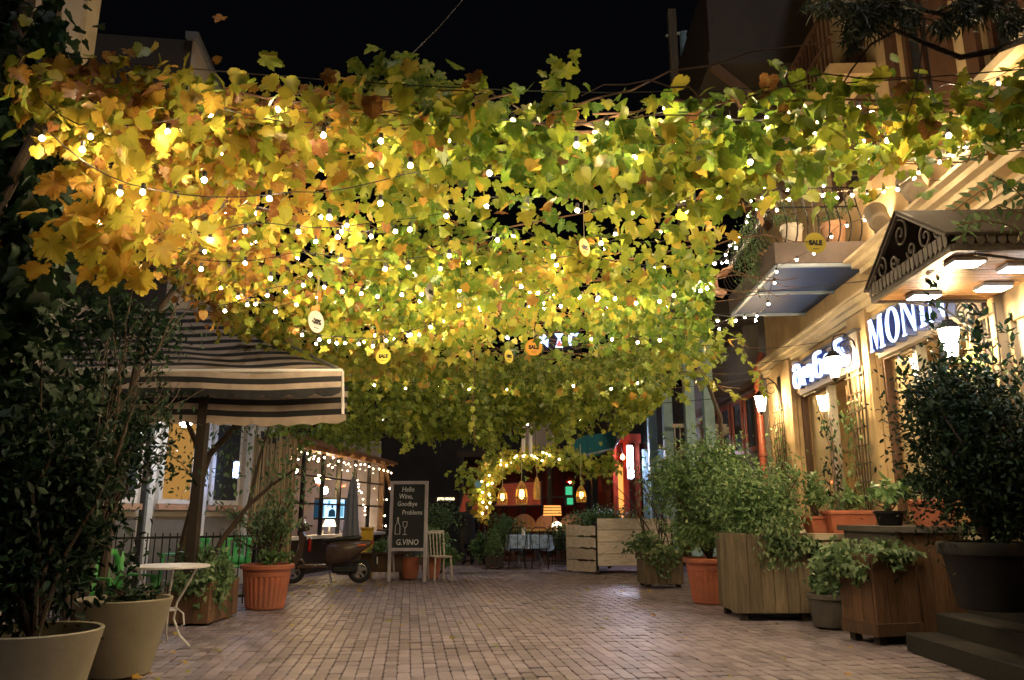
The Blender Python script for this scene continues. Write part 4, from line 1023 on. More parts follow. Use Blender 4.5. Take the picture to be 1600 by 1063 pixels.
# ---- table with patterned cloth and black wire chairs
tb = thing('dining_table', 'cafe table under a blue and white patterned cloth', 'table', (.42, 19.4, 0), R(4))
MB().bbox(-.5, .5, -.36, .36, .72, .75, .01).build('top', 'wood_dark', tb)
for sx in (-1, 1): MB().beam((sx * .1, -.2, .72), (sx * .32, -.3, 0), .04).beam((sx * .1, .2, .72), (sx * .32, .3, 0), .04).build('trestle_leg', 'steel_grey', tb)
cl = thing('tablecloth', 'blue and white patterned cloth draped over the cafe table', 'tablecloth', (.42, 19.4, 0), R(4))
mb = MB(); k = 40
ring = []
per = [(-.52, -.38), (.52, -.38), (.52, .38), (-.52, .38)]
for e in range(4):
    a = Vector(per[e]); b = Vector(per[(e + 1) % 4])
    for i in range(10): ring.append(a.lerp(b, i / 10))
for lev, (z, sc, wv) in enumerate(((.756, 1., 0), (.70, 1.02, .0), (.55, 1.05, .03), (.42, 1.08, .05))):
    for i, p in enumerate(ring): f = sc + wv * math.sin(i * 1.7); mb.v.append((p.x * f, p.y * f, z - (.03 * math.sin(i * .9) if lev == 3 else 0)))
for l_ in range(3):
    for i in range(k): j = (i + 1) % k; mb.f.append((l_ * k + i, l_ * k + j, (l_ + 1) * k + j, (l_ + 1) * k + i))
mb.f.append(tuple(range(k))); mb.mi = [0] * len(mb.f)
mb.build('cloth', 'cloth_pattern', cl, smooth=True)
cd = thing('candle', 'short white candle standing on the patterned tablecloth', 'candle', (.28, 19.35, .757)); MB().lathe([(.045, 0), (.045, .17), (.02, .175)], 10).build('wax', 'candle', cd); MB().tube([(0, 0, .175), (0, 0, .2)], .004, 4).build('wick', 'wire_dark', cd)
def wire_chair(label, loc, rz):
    t = thing('wire_chair', label, 'chair', loc, rz, 'black wire chairs at the cafe table')
    mb = MB()
    for x in (-.2, 0, .2): mb.tube([(x * .8, -.2, .45), (x, -.24, .72), (x * .9, -.25, .9)], .009, 5)
    mb.build('back_rod', 'iron_black', t)
    MB().tube([(-.22, -.2, .45), (-.22, -.25, .82), (-.12, -.26, .95), (.12, -.26, .95), (.22, -.25, .82), (.22, -.2, .45)], .012, 6).build('back_hoop', 'iron_black', t)
    MB().lathe([(.22, .44), (.23, .455), (.2, .46)], 16).build('seat', 'iron_black', t)
    for sx in (-1, 1):
        for sy in (-1, 1): MB().tube([(sx * .15, sy * .15, .44), (sx * .2, sy * .2, 0)], .01, 5).build('leg', 'iron_black', t)
wire_chair('black wire chair with its back to the patterned table, by the candle', (.12, 18.75, 0), R(3)); wire_chair('black wire chair with its back to the patterned table, by the hanging cloth corner', (.66, 18.75, 0), R(-4))
wire_chair('black wire chair at the end of the patterned table by the clipped cone', (-.42, 19.5, 0), R(-85))
t = thing('wire_fence', 'low black wire fence beside the white boarded box', 'fence', (0, 0, 0))
for i in range(14): MB().tube([(.95 + i * .08, 20.3, 0), (.95 + i * .08, 20.3, .62)], .008, 4).build('picket', 'iron_black', t)
for z in (.08, .35, .6): MB().box(.9, 2.1, 20.29, 20.31, z, z + .025).build('rail', 'iron_black', t)
for i in range(6):
    mbx = MB().tube(scroll((1.0 + i * .19, 20.27, .8), .11, 1, (1, 0, 0), (0, 0, 1), 0, 14, 0), .006, 4).build('hoop', 'iron_black', t)
# clipped cone, hedge plants
t = thing('clipped_cone', 'small clipped green cone bush in a wooden box by the cafe table', 'topiary', (-.42, 19.0, 0))
planks_box(t, .42, .42, .3, 'wood_dark', 3, 3, .03, top=False)
n = 1500; z = RNG.random(n) ** .8; a = RNG.random(n) * 6.28; r = .24 * (1 - z ** 1.6) * (.85 + .2 * RNG.random(n))
foliage('crown', np.stack([r * np.cos(a), r * np.sin(a), .3 + z * .66], 1), t, OVAL_T, 'shrub_leaf', (.03, .055), (.2, .9), (0, -.5, .5))
stems(t, (0, 0, .28), [(0, 0, .8)], .015)
for i, (x, y, w, h, lb) in enumerate(((-.72, 19.6, .34, .45, 'loose dark green shrub between the person and the clipped cone'), (-2.0, 18.6, .75, .95, 'tall bushy green shrub behind the white slatted chair'), (-1.55, 17.4, .42, .36, 'small variegated shrub beside the white slatted chair'), (1.5, 20.8, .8, .6, 'dark shrub behind the low wire fence'), (-.3, 21.0, .8, .75, 'leafy shrub in front of the red awnings'))):
    t = thing('garden_shrub', lb, 'shrub', (x, y, 0)); stems(t, (0, 0, 0), [(random.uniform(-w, w) * .7, random.uniform(-.2, .2), h * random.uniform(.8, 1.6)) for _ in range(7)], .014)
    crown(t, 1700, (0, 0, h), (w, w * .6, h * .75), (.05, .10), (.1, .8), 'shrub_leaf', 18)
# ================================================================== CENTRE: chalkboard, pots, chair
cb = thing('chalkboard', 'tall framed chalkboard with a handwritten wine message on two legs', 'sign board', (-1.97, 15.0, 0), R(-3))
W2, H0, H1 = .335, .56, 1.86
MB().box(-W2 + .04, W2 - .04, -.008, .008, H0 + .03, H1 - .03).build('board', 'chalk_black', cb)
for sx in (-1, 1): MB().bbox(sx * W2 - .03, sx * W2 + .03, -.022, .022, 0, H1, .004).build('leg', 'board_frame', cb)
for z in (H0, H1 - .06): MB().bbox(-W2 + .031, W2 - .031, -.02, .02, z, z + .06, .004).build('frame_rail', 'board_frame', cb)
for sx in (-1, 1): MB().beam((sx * W2, .02, 1.3), (sx * W2, .5, .0), .03).build('back_leg', 'board_frame', cb)
for (s_, x, z, sz) in (('Hello', -.02, 1.70, .135), ('Wine,', -.06, 1.57, .135), ('Goodbye', -.03, 1.43, .125), ('Problems', .07, 1.27, .125), ('G.VINO', -.01, .72, .15)):
    text('chalk_writing', s_, sz, 'chalk', cb, (x, -.012, z), (R(90), 0, 0), .001, shear=.12, sx=.82 if s_ != 'G.VINO' else .85)
bt = [(-.245, .87), (-.245, 1.02), (-.215, 1.08), (-.21, 1.18), (-.19, 1.18), (-.185, 1.08), (-.155, 1.02), (-.155, .87), (-.245, .87)]
MB().tube([(x, -.012, z) for x, z in bt], .005, 4).build('chalk_bottle', 'chalk', cb)
gl_ = [(-.10, 1.10), (-.095, 1.02), (-.06, .98), (-.025, 1.02), (-.02, 1.10), (-.10, 1.10)]
MB().tube([(x, -.012, z) for x, z in gl_], .005, 4).tube([(-.06, -.012, .98), (-.06, -.012, .87)], .005, 4).tube([(-.10, -.012, .865), (-.02, -.012, .865)], .005, 4).build('chalk_glass', 'chalk', cb)
for (x, y, lb) in ((-2.02, 15.75, 'rounded clay pot with a dark bush behind the chalkboard leg'), (-1.60, 15.8, 'rounded clay pot with a dark bush beside the white slatted chair')):
    t = thing('potted_bush', lb, 'potted plant', (x, y, 0), 0, 'clay pots behind the chalkboard')
    MB().lathe([(.12, 0), (.15, .02), (.185, .2), (.19, .36), (.2, .42), (.175, .42), (.17, .38)], 22).build('pot', 'terracotta', t, smooth=True); MB().lathe([(.17, .385), (.001, .4)], 16).build('soil', 'soil', t)
    stems(t, (0, 0, .39), [(random.uniform(-.2, .2), random.uniform(-.2, .2), .8) for _ in range(6)], .01)
    crown(t, 1100, (0, .05, .72), (.36, .3, .36), (.045, .09), (.0, .7), 'shrub_leaf', 14)
ch = thing('slatted_chair', 'white wooden slat backed chair beside the clay pots', 'chair', (-1.40, 15.4, 0), R(28))
MB().bbox(-.19, .19, -.2, .2, .43, .46, .008).build('seat', 'wood_white', ch)
for sx in (-1, 1):
    MB().beam((sx * .16, -.17, .43), (sx * .18, -.2, 0), .03).build('leg', 'wood_white', ch); MB().beam((sx * .16, .17, .43), (sx * .19, .24, 0), .03).build('leg', 'wood_white', ch)
    MB().beam((sx * .17, .18, .45), (sx * .18, .27, .92), .03).build('back_post', 'wood_white', ch)
for i in range(4): MB().beam((-.1 + i * .066, .185, .46), (-.11 + i * .072, .265, .88), .022, .012).build('slat', 'wood_white', ch)
MB().beam((-.19, .275, .90), (.19, .275, .90), .03, .06).build('top_rail', 'wood_white', ch)
t = thing('trough_planter', 'low brown timber trough with a lattice of plants beside the chalkboard', 'planter', (-2.55, 15.75, 0))
MB().bbox(-.42, .42, -.17, .17, .14, .46, .01).build('trough', 'wood_brown', t)
MB().bbox(-.45, .45, -.2, .2, .461, .5, .008).build('rim', 'wood_brown', t)
for sx in (-.38, .38): MB().box(sx - .03, sx + .03, -.15, .15, 0, .139).build('foot', 'wood_dark', t)
crown(t, 500, (0, 0, .62), (.4, .15, .16), (.04, .08), (.3, 1.), 'shrub_leaf', 10)
t = thing('yellow_bucket', 'tall yellow box standing behind the scooter tail', 'box', (-2.96, 16.2, 0))
MB().box(-.12, .12, -.1, .1, 0, .95, (.01, .01)).build('body', 'plastic_yellow', t); MB().bbox(-.13, .13, -.11, .11, .951, .98, .006).build('lid', 'plastic_yellow', t)
t = thing('side_table', 'small dark outdoor table with white trestle legs behind the chalkboard', 'table', (-2.45, 16.9, 0))
MB().bbox(-.4, .4, -.3, .3, .9, .93, .008).build('top', 'seat_black', t)
for sx in (-1, 1): MB().beam((sx * .12, -.22, .9), (sx * .28, -.25, 0), .03).beam((sx * .12, .22, .9), (sx * .28, .25, 0), .03).build('leg', 'board_frame', t)
t = thing('closed_parasol', 'furled grey parasol standing in front of the glasshouse', 'parasol', (-3.5, 17.2, 0))
MB().tube([(0, 0, 0), (0, 0, 2.05)], .025, 8).build('pole', 'wood_dark', t); MB().lathe([(.28, 0), (.28, .05), (.06, .09)], 14).build('base', 'stone_dark', t)
pr = [(.17, .72), (.16, .8), (.13, 1.2), (.10, 1.6), (.06, 1.95), (.01, 2.08)]; mb = MB(); n = 24; vs = []
for r, z in pr:
    for j in range(n): a = 2 * math.pi * j / n; rr = r * (1 + .22 * math.cos(j * math.pi * 2 / 3 + z)); vs.append((rr * math.cos(a), rr * math.sin(a), z))
mb.add(vs, [(k * n + j, k * n + (j + 1) % n, (k + 1) * n + (j + 1) % n, (k + 1) * n + j) for k in range(5) for j in range(n)]).build('canopy', 'canvas_grey', t, smooth=True)

# ---- scooter, facing left (its nose towards -x)
sc = thing('scooter', 'dark brown motor scooter parked on its stand before the glasshouse', 'scooter', (-3.42, 14.75, 0), R(9))
def wheel(x, name='wheel'):
    n = 28; r, w = .215, .05; prof = [(.13, -w * .6), (.17, -w), (.205, -w * .8), (.215, -w * .3), (.215, w * .3), (.205, w * .8), (.17, w), (.13, w * .6)]
    vs = []
    for rr, yy_ in prof:
        for j in range(n): a = 2 * math.pi * j / n; vs.append((x + rr * math.cos(a), yy_, .215 + rr * math.sin(a)))
    fs = [(k * n + j, k * n + (j + 1) % n, ((k + 1) % 8) * n + (j + 1) % n, ((k + 1) % 8) * n + j) for k in range(8) for j in range(n)]
    tyre = MB().add(vs, fs).build('wheel', 'rubber', sc, smooth=True)
    rim = MB()
    for k in range(5):
        a = 2 * math.pi * k / 5 + .3; rim.beam((x, 0, .215), (x + .14 * math.cos(a), 0, .215 + .14 * math.sin(a)), .035, .03, (0, 1, 0))
    rim.lathe([(.001, -.04), (.045, -.04), (.045, .04), (.001, .04)], 12)
    hub = MB()
    for rr, yy_ in ((.128, -.03), (.142, -.032), (.142, .032), (.128, .03)):
        pass
    rim2 = MB(); vs = []
    for rr, yy_ in ((.125, -.035), (.145, -.03), (.145, .03), (.125, .035)):
        for j in range(n): a = 2 * math.pi * j / n; vs.append((x + rr * math.cos(a), yy_, .215 + rr * math.sin(a)))
    rim2.add(vs, [(k * n + j, k * n + (j + 1) % n, ((k + 1) % 4) * n + (j + 1) % n, ((k + 1) % 4) * n + j) for k in range(4) for j in range(n)]).build('rim', 'chrome', tyre, smooth=True)
    sp = MB()
    for k in range(5): a = 2 * math.pi * k / 5 + .3; sp.beam((x, 0, .215), (x + .13 * math.cos(a), 0, .215 + .13 * math.sin(a)), .035, .03, (0, 1, 0))
    sp.build('spoke', 'steel_grey', tyre)
wheel(-.60); wheel(.60)
def loft(secs, name, m, smooth=True, n=14, parent=None):
    """secs: (x, zc, half height, half width)"""
    vs = []
    for (x, zc, hz, hy) in secs:
        for j in range(n):
            a = 2 * math.pi * j / n; cx, sy = math.cos(a), math.sin(a)
            vs.append((x, hy * math.copysign(abs(cx) ** .75, cx), zc + hz * math.copysign(abs(sy) ** .75, sy)))
    k = len(secs)
    fs = [(i * n + j, i * n + (j + 1) % n, (i + 1) * n + (j + 1) % n, (i + 1) * n + j) for i in range(k - 1) for j in range(n)] + [tuple(range(n)), tuple(range((k - 1) * n, k * n))]
    return MB().add(vs, fs).build(name, m, parent or sc, smooth=smooth)
loft([(-.02, .52, .20, .09), (.06, .54, .23, .15), (.25, .56, .22, .19), (.45, .60, .17, .19), (.62, .66, .11, .15), (.76, .71, .06, .08), (.82, .73, .025, .04)], 'rear_body', 'scooter_paint')
loft([(-.10, .745, .02, .08), (-.02, .76, .045, .12), (.2, .785, .05, .14), (.4, .80, .055, .14), (.55, .815, .045, .12), (.62, .81, .02, .07)], 'saddle', 'seat_black')
# leg shield, footboard, front fork, fender
MB().prism([(-.56, .34), (-.50, .36), (-.43, .62), (-.40, .84), (-.46, .92), (-.52, .90), (-.50, .64), (-.6, .42)], lambda u, v, w: (u, w - .17, v), .34).build('leg_shield', 'scooter_paint', sc)
MB().bbox(-.52, .02, -.15, .15, .27, .335, .02).build('footboard', 'scooter_paint', sc)
loft([(-.86, .38, .015, .03), (-.78, .43, .05, .07), (-.62, .455, .05, .075), (-.44, .40, .03, .06), (-.38, .34, .012, .04)], 'front_fender', 'scooter_paint')
MB().tube([(-.60, .075, .215), (-.54, .06, .5), (-.47, .0, .92)], .022, 8).tube([(-.60, -.075, .215), (-.54, -.06, .5), (-.47, 0, .92)], .022, 8).build('fork', 'steel_grey', sc)
loft([(-.55, .98, .05, .05), (-.50, 1.0, .08, .10), (-.42, 1.0, .075, .11), (-.34, .985, .04, .07)], 'headset', 'scooter_paint')
MB().lathe([(0, 0), (.06, .0), (.065, .03)], 16, (0, 0, 0)).build('headlight', 'chrome', sc, (-.56, 0, .99))
MB().tube([(-.36, -.33, 1.02), (-.42, -.2, 1.03), (-.45, 0, 1.01), (-.42, .2, 1.03), (-.36, .33, 1.02)], .013, 6).build('handlebar', 'chrome', sc)
for sy in (-1, 1):
    MB().tube([(-.38, sy * .25, 1.025), (-.345, sy * .36, 1.02)], .02, 8).build('grip', 'rubber', sc)
    m_ = MB().tube([(-.43, sy * .18, 1.03), (-.47, sy * .24, 1.13), (-.46, sy * .27, 1.17)], .006, 5).build('mirror', 'chrome', sc)
    MB().lathe([(.001, -.008), (.055, -.006), (.055, .006), (.001, .008)], 14, sx=.5).build('mirror_glass', 'chrome', m_, (-.455, sy * .285, 1.19))
    MB().bbox(.55, .70, sy * .165 - .01, sy * .165 + .012, .665, .70, .006).build('indicator', 'orange_refl', sc)
MB().bbox(.79, .83, -.06, .06, .70, .76, .01).build('tail_light', 'tail_red', sc)
MB().bbox(-.36, -.30, -.10, .10, .55, .82, .03).build('glove_box', 'tail_red', sc)
MB().bbox(.10, .56, -.10, .04, .18, .33, .03).build('engine', 'iron_black', sc)
MB().tube([(.2, .13, .2), (.45, .15, .21), (.72, .15, .27)], [.03, .05, .05], 10).build('exhaust', 'steel_grey', sc)
MB().prism([(.80, .62), (.86, .60), (.93, .28), (.88, .27)], lambda u, v, w: (u, w - .06, v), .12).build('rear_mudguard', 'rubber', sc)
MB().bbox(.905, .925, -.07, .07, .34, .46, .003).build('number_plate', 'white_paint', sc)
MB().tube([(.05, .08, .2), (.1, .16, .0)], .012, 6).tube([(.05, -.08, .2), (.1, -.16, .0)], .012, 6).build('stand', 'steel_grey', sc)

# ---- person in a black coat
ps = thing('person', 'person in a black coat standing by the shrubs beside the red awnings', 'person', (-1.10, 20.0, 0), R(200))
sk = bpy.data.meshes.new('body')
J = {'pel': ((0, 0, .84), (.15, .11)), 'wa': ((0, 0, 1.0), (.14, .10)), 'ch': ((0, .01, 1.18), (.17, .115)), 'nk': ((0, .02, 1.31), (.06, .06)), 'hd0': ((0, -.01, 1.36), (.06, .065)), 'hd1': ((0, -.03, 1.45), (.082, .10)), 'hd2': ((0, -.02, 1.52), (.06, .075)),
     'sl': ((-.19, .01, 1.24), (.065, .065)), 'el': ((-.25, .02, .98), (.05, .05)), 'wl': ((-.22, -.10, .78), (.035, .035)), 'hl': ((-.21, -.13, .70), (.03, .04)),
     'sr': ((.19, .01, 1.24), (.065, .065)), 'er': ((.25, .0, .99), (.05, .05)), 'wr': ((.16, -.16, .92), (.035, .035)), 'hr': ((.11, -.2, .95), (.03, .04)),
     'kl': ((-.10, -.02, .44), (.075, .08)), 'al': ((-.11, .02, .09), (.05, .05)), 'fl': ((-.12, -.12, .04), (.045, .04)), 'kr': ((.10, .0, .44), (.075, .08)), 'ar': ((.12, .05, .09), (.05, .05)), 'fr': ((.13, -.09, .04), (.045, .04))}
E_ = [('pel', 'wa'), ('wa', 'ch'), ('ch', 'nk'), ('nk', 'hd0'), ('hd0', 'hd1'), ('hd1', 'hd2'), ('ch', 'sl'), ('sl', 'el'), ('el', 'wl'), ('wl', 'hl'), ('ch', 'sr'), ('sr', 'er'), ('er', 'wr'), ('wr', 'hr'), ('pel', 'kl'), ('kl', 'al'), ('al', 'fl'), ('pel', 'kr'), ('kr', 'ar'), ('ar', 'fr')]
ks = list(J); sk.from_pydata([J[k][0] for k in ks], [(ks.index(a), ks.index(b)) for a, b in E_], [])
bo = link('body_source', sk); mo = bo.modifiers.new('skin', 'SKIN'); ss = bo.modifiers.new('sub', 'SUBSURF'); ss.levels = 2; ss.render_levels = 2
for i, k in enumerate(ks): sk.skin_vertices[0].data[i].radius = J[k][1]; sk.skin_vertices[0].data[i].use_root = (k == 'pel')
dg = bpy.context.evaluated_depsgraph_get(); me = bpy.data.meshes.new_from_object(bo.evaluated_get(dg)); bpy.data.objects.remove(bo)
me.materials.clear()
for mm_ in ('coat_black', 'skin'): me.materials.append(M[mm_])
for p in me.polygons:
    p.use_smooth = True; c = p.center
    if c.z > 1.33 or (c.z < .76 and abs(c.x) > .17 and c.z > .6): p.material_index = 1
link('body', me, ps)
MB().lathe([(.20, .52), (.185, .8), (.165, 1.02), (.19, 1.2), (.15, 1.29), (.07, 1.33)], 18, (0, 0, 0), sy=.72).build('coat', 'coat_black', ps, smooth=True)
MB().lathe([(.088, -.12), (.098, -.02), (.10, .04), (.075, .10), (.001, .125)], 16, sx=.92).build('hair', 'hair_dark', ps, (0, .015, 1.455), smooth=True)
MB().lathe([(.0, -.02), (.012, -.01), (.010, .02), (.0, .03)], 8).build('nose', 'skin', ps, (0, -.125, 1.435))

# ================================================================== LEFT, FAR: glasshouse
gh = thing('glasshouse', 'warm lit glass walled cafe room with a sloping timber roof', 'building', (0, 0, 0))
G0 = Vector((-4.62, 15.8, 0)); G1 = Vector((-3.62, 22, 0)); gd = (G1 - G0); gL = gd.length; gd.normalize(); gn = Vector((gd.y, -gd.x, 0))
def G(u, w, z): return tuple(G0 + gd * u - gn * w + Vector((0, 0, z)))
def gbox(u0, u1, w0, w1, z0, z1):
    P = [G(u, w, z) for z in (z0, z1) for u, w in ((u0, w0), (u1, w0), (u1, w1), (u0, w1))]
    return MB().add(P, [(3, 2, 1, 0), (4, 5, 6, 7), (0, 1, 5, 4), (1, 2, 6, 5), (2, 3, 7, 6), (3, 0, 4, 7)])
gbox(0, gL, 0, .15, -.02, .72).build('base_wall', 'wood_dark', gh)
gbox(-.02, gL + .02, -.1, .17, .721, .79).build('sill', 'white_paint', gh)
for i in range(7):
    u = i * gL / 6; gbox(u - .035, u + .035, .02, .10, .79, 2.6).build('mullion', 'iron_black', gh)
for z in (1.45, 2.05): gbox(.04, gL - .04, .03, .09, z, z + .04).build('transom', 'iron_black', gh)
for i in range(6):
    u0 = i * gL / 6 + .036; u1 = (i + 1) * gL / 6 - .036
    for (z0, z1) in ((.795, 1.445), (1.495, 2.045), (2.095, 2.595)): gbox(u0, u1, .055, .061, z0, z1).build('pane', 'pane_house', gh)
gbox(-.1, gL + .1, -.15, .16, 2.601, 2.74).build('eaves_beam', 'wood_soffit', gh)
mb = MB(); mb.add([G(-.2, -.35, 2.68), G(gL + .2, -.35, 2.62), G(gL + .2, 3.6, 3.7), G(-.2, 3.6, 3.9), G(-.2, -.35, 2.75), G(gL + .2, -.35, 2.69), G(gL + .2, 3.6, 3.77), G(-.2, 3.6, 3.97)], [(0, 1, 2, 3), (7, 6, 5, 4), (0, 4, 5, 1), (1, 5, 6, 2), (2, 6, 7, 3), (3, 7, 4, 0)]); mb.build('roof', 'wood_soffit', gh)
for i in range(9): u = i * gL / 8; MB().beam(G(u, -.3, 2.62), G(u, 3.5, 3.72), .06, .1).build('rafter', 'wood_soffit', gh)
gbox(0, gL, 3.5, 3.65, -.02, 3.65).build('back_wall', 'plaster_cream', gh); gbox(gL, gL + .12, .15, 3.5, -.02, 3.3).build('end_wall', 'plaster_pale', gh); gbox(0, gL, .15, 3.5, -.03, .05).build('floor', 'wood_brown', gh)
MB().beam(G(gL, 0, 2.6), tuple(Vector(G(gL, 0, 0)) + Vector((.75, .4, 0))), .07, .09).build('raking_strut', 'wood_soffit', gh)
gbox(gL - .05, gL + .04, -.02, .1, 0, 2.62).build('corner_post', 'wood_soffit', gh)
for (px, py, Y, r, lb) in ((499, 749, 18.6, .10, 'upper bright globe bulb hanging inside the glasshouse'), (507, 767, 19.2, .095, 'lower bright globe bulb hanging inside the glasshouse'), (460, 735, 17.8, .08, 'small bright bulb hanging by the entrance end of the glasshouse')):
    p = at(px, py, Y); t = thing('globe_bulb', lb, 'lamp', p); MB().lathe([(0, -r), (r * .8, -r * .6), (r, 0), (r * .7, r * .7), (.03, r)], 14).build('globe', 'pendant_glow', t, smooth=True); MB().tube([(0, 0, r), (0, 0, .75)], .006, 4).build('cord', 'wire_dark', t)
p = at(520, 795, 19.6); tv = thing('television', 'wall television showing a bright blue white picture inside the glasshouse', 'television', p, R(-2))
MB().bbox(-.47, .47, -.02, .05, -.27, .27, .01).build('case', 'pot_black', tv); MB().box(-.31, .29, -.026, -.021, -.22, .22).build('screen', 'tv_light', tv)
MB().box(-.30, -.2, -.029, -.027, -.2, .1).box(.17, .28, -.029, -.027, -.2, .15).box(-.12, -.06, -.029, -.027, .1, .2).build('picture_shape', 'tv_mid', tv); MB().prism([(-.10, -.2), (.08, -.2), (.07, -.06), (.02, -.01), (-.03, -.01), (-.09, -.06)], lambda u, v, w: (u, -.03 - w, v), .002).build('picture_shape', 'tv_dark', tv); MB().prism([(-.005 + .03 * math.cos(a / 2), .045 + .04 * math.sin(a / 2)) for a in range(12)], lambda u, v, w: (u, -.03 - w, v), .002).build('picture_shape', 'tv_dark', tv)
MB().box(-.47, -.32, -.027, -.021, -.22, .22).box(.3, .46, -.027, -.021, -.22, .22).build('side_picture', 'tv_dark', tv)
MB().tube([(0, .05, 0), (0, .25, 0), (0, .25, 1.6)], .03, 6).build('mount', 'iron_black', tv)
p = at(515, 818, 18.9); lp = thing('table_lamp', 'cream shaded table lamp behind the glass', 'lamp', p); MB().lathe([(.17, -.07), (.1, .09)], 14).build('shade', 'sign_far', lp); MB().lathe([(.09, -.42), (.03, -.38), (.02, -.07)], 10).build('base', 'white_paint', lp)
t = thing('dining_table', 'laid white table inside the glasshouse', 'table', (-4.35, 18.9, .05)); MB().bbox(-.5, .5, -.4, .4, .68, .72, .01).build('top', 'white_paint', t); MB().lathe([(.25, 0), (.05, .03), (.05, .68)], 12).build('pedestal', 'iron_black', t)
for i, (dx, dy) in enumerate(((-.2, 0), (.2, .1), (.05, -.2))):
    t = thing('plate_stack', ('stacked glasses on the laid white table, by the lamp', 'stacked glasses on the laid white table, by the pane', 'stacked glasses on the laid white table, in the middle')[i], 'tableware', (-4.35 + dx, 18.9 + dy, .771)); MB().lathe([(.07, 0), (.08, .01), (.04, .02), (.05, .1), (.04, .1)], 12).build('glass', 'pot_white', t)

# ================================================================== LEFT: shop front under the awning
lb_ = thing('shop_building', 'pale panelled shop front behind the iron fence under the awning', 'building', (0, 0, 0))
L0 = Vector((-6.6, 9.5, 0)); L1 = Vector((-4.72, 15.7, 0)); ld = (L1 - L0); lL = ld.length; ld.normalize(); ln_ = Vector((ld.y, -ld.x, 0))
def LB(u0, u1, w0, w1, z0, z1):
    P = [tuple(L0 + ld * u + ln_ * w + Vector((0, 0, z))) for z in (z0, z1) for u, w in ((u0, w0), (u1, w0), (u1, w1), (u0, w1))]
    return MB().add(P, [(3, 2, 1, 0), (4, 5, 6, 7), (0, 1, 5, 4), (1, 2, 6, 5), (2, 3, 7, 6), (3, 0, 4, 7)])
LB(-6, lL, -.3, 0, -.02, 4.2).build('wall', 'plaster_pale', lb_)
for i in range(5):
    u = .4 + i * 1.25
    LB(u, u + .12, 0.001, .08, 0, 3.0).build('pilaster', 'white_paint', lb_)
    LB(u + .2, u + 1.1, .001, .03, .1, 1.2).build('panel', 'plaster_grey', lb_)
    w = LB(u + .25, u + 1.05, .001, .05, 1.4, 2.9).build('window_frame', 'white_paint', lb_); LB(u + .33, u + .97, .051, .055, 1.48, 2.82).build('pane', 'window_wall_glow' if i in (0, 2) else 'chalk_black', w)
    LB(u + .2, u + 1.1, .05, .12, 1.3, 1.39).build('sill', 'terracotta_pale', w)
LB(-.6, lL, .0, .1, 3.05, 3.25).build('fascia', 'wood_dark', lb_)
ow = thing('glowing_wall', 'ochre wall piece given an amber glow, glimpsed under the awning beside the dark shrubs', 'window', (-5.9, 8.6, 0)); MB().box(-1.6, .02, 0, .2, -.02, 3.1).build('wall_glow', 'window_wall_glow', ow); MB().box(.03, .1, -.05, .25, -.02, 3.3).build('corner_post', 'white_paint', ow)  # a piece of ochre wall; the light on it is put in as emission
pl = thing('porch_light', 'bright white porch light under the awning edge', 'light', at(290, 662, 11.8)); MB().lathe([(0, -.06), (.07, -.04), (.09, .0), (.05, .02)], 12).build('globe', 'porch_white', pl, smooth=True); MB().tube([(0, 0, .02), (0, .1, .4)], .012, 5).build('arm', 'iron_black', pl)
# blue-white lit sign in shop
sg2 = thing('shop_window_light', 'small cold blue light in the shop window behind the trees', 'light', at(368, 734, 13.6)); MB().bbox(-.03, .03, -.02, .02, -.12, .12, .01).build('tube', 'bulb_blue', sg2); MB().box(-.05, .05, .022, .05, -.15, .15).build('housing', 'steel_grey', sg2)
# reed screen
rs = thing('reed_screen', 'tall screen of upright reeds beside the glasshouse', 'screen', (-4.05, 13.2, 0), R(-20))
for i in range(26): x = -.42 + i * .034; tinted(MB().tube([(x, random.gauss(0, .01), 0), (x + random.gauss(0, .01), 0, 1.2), (x, random.gauss(0, .01), 2.5 + random.uniform(-.1, .1))], .016, 6).build('reed', 'reed', rs).data)
for z in (.5, 2.0): MB().box(-.45, .45, .02, .05, z, z + .06).build('batten', 'wood_brown', rs)
# awning post
po = thing('awning_post', 'dark square post carrying the striped awning', 'post', (-3.78, 9.4, 0)); MB().bbox(-.06, .06, -.06, .06, .05, 2.85, .008).build('shaft', 'wood_dark', po); MB().bbox(-.1, .1, -.1, .1, 0, .049, .006).build('foot_plate', 'iron_black', po)
# striped awning
aw = thing('striped_awning', 'black and cream striped awning with scalloped valances over the terrace', 'awning', (0, 0, 0))
AF, AB = 9.0, 11.6; XR0, XR1, XL = -2.02, -4.72, -8.2; ZF, ZB = 2.89, 4.38
mb = MB(); ns = 20
for i in range(ns):
    mb.m = i % 2
    for j in range(40):
        f = lambda s, u: Vector((XL + (XR0 + (XR1 - XR0) * s - XL) * u, AF + (AB - AF) * s, ZF + (ZB - ZF) * s - .10 * math.sin(math.pi * s) - .025 * math.sin(u * 3 * math.pi) ** 2 - .010 * math.sin(u * 31 + s * 4)))
        a, b = i / ns, (i + 1) / ns; u, v = j / 40, (j + 1) / 40
        mb.add([f(a, u), f(a, v), f(b, v), f(b, u)], [(0, 1, 2, 3)])
mb.build('canvas', ['canvas_dark', 'canvas_light'], aw)
def valance(y, z1, z0, n, m0, scal, name):
    mb = MB(); k = 60
    for r in range(n):
        mb.m = (r + m0) % 2
        for j in range(k):
            def g(u, s):
                z = z1 + (z0 - z1) * s
                if s >= .999: z -= .045 * abs(math.sin(u * scal * math.pi))
                z -= .035 * math.sin(u * 3 * math.pi) ** 2
                return (XL + (XR0 - XL) * u, y - (.02 * math.sin(u * 26) + .012 * math.sin(u * 71)) * s, z)
            a, b = r / n, (r + 1) / n; u, v = j / k, (j + 1) / k
            mb.add([g(u, a), g(v, a), g(v, b), g(u, b)], [(0, 1, 2, 3)])
    return mb.build(name, ['canvas_dark', 'canvas_light'], aw)
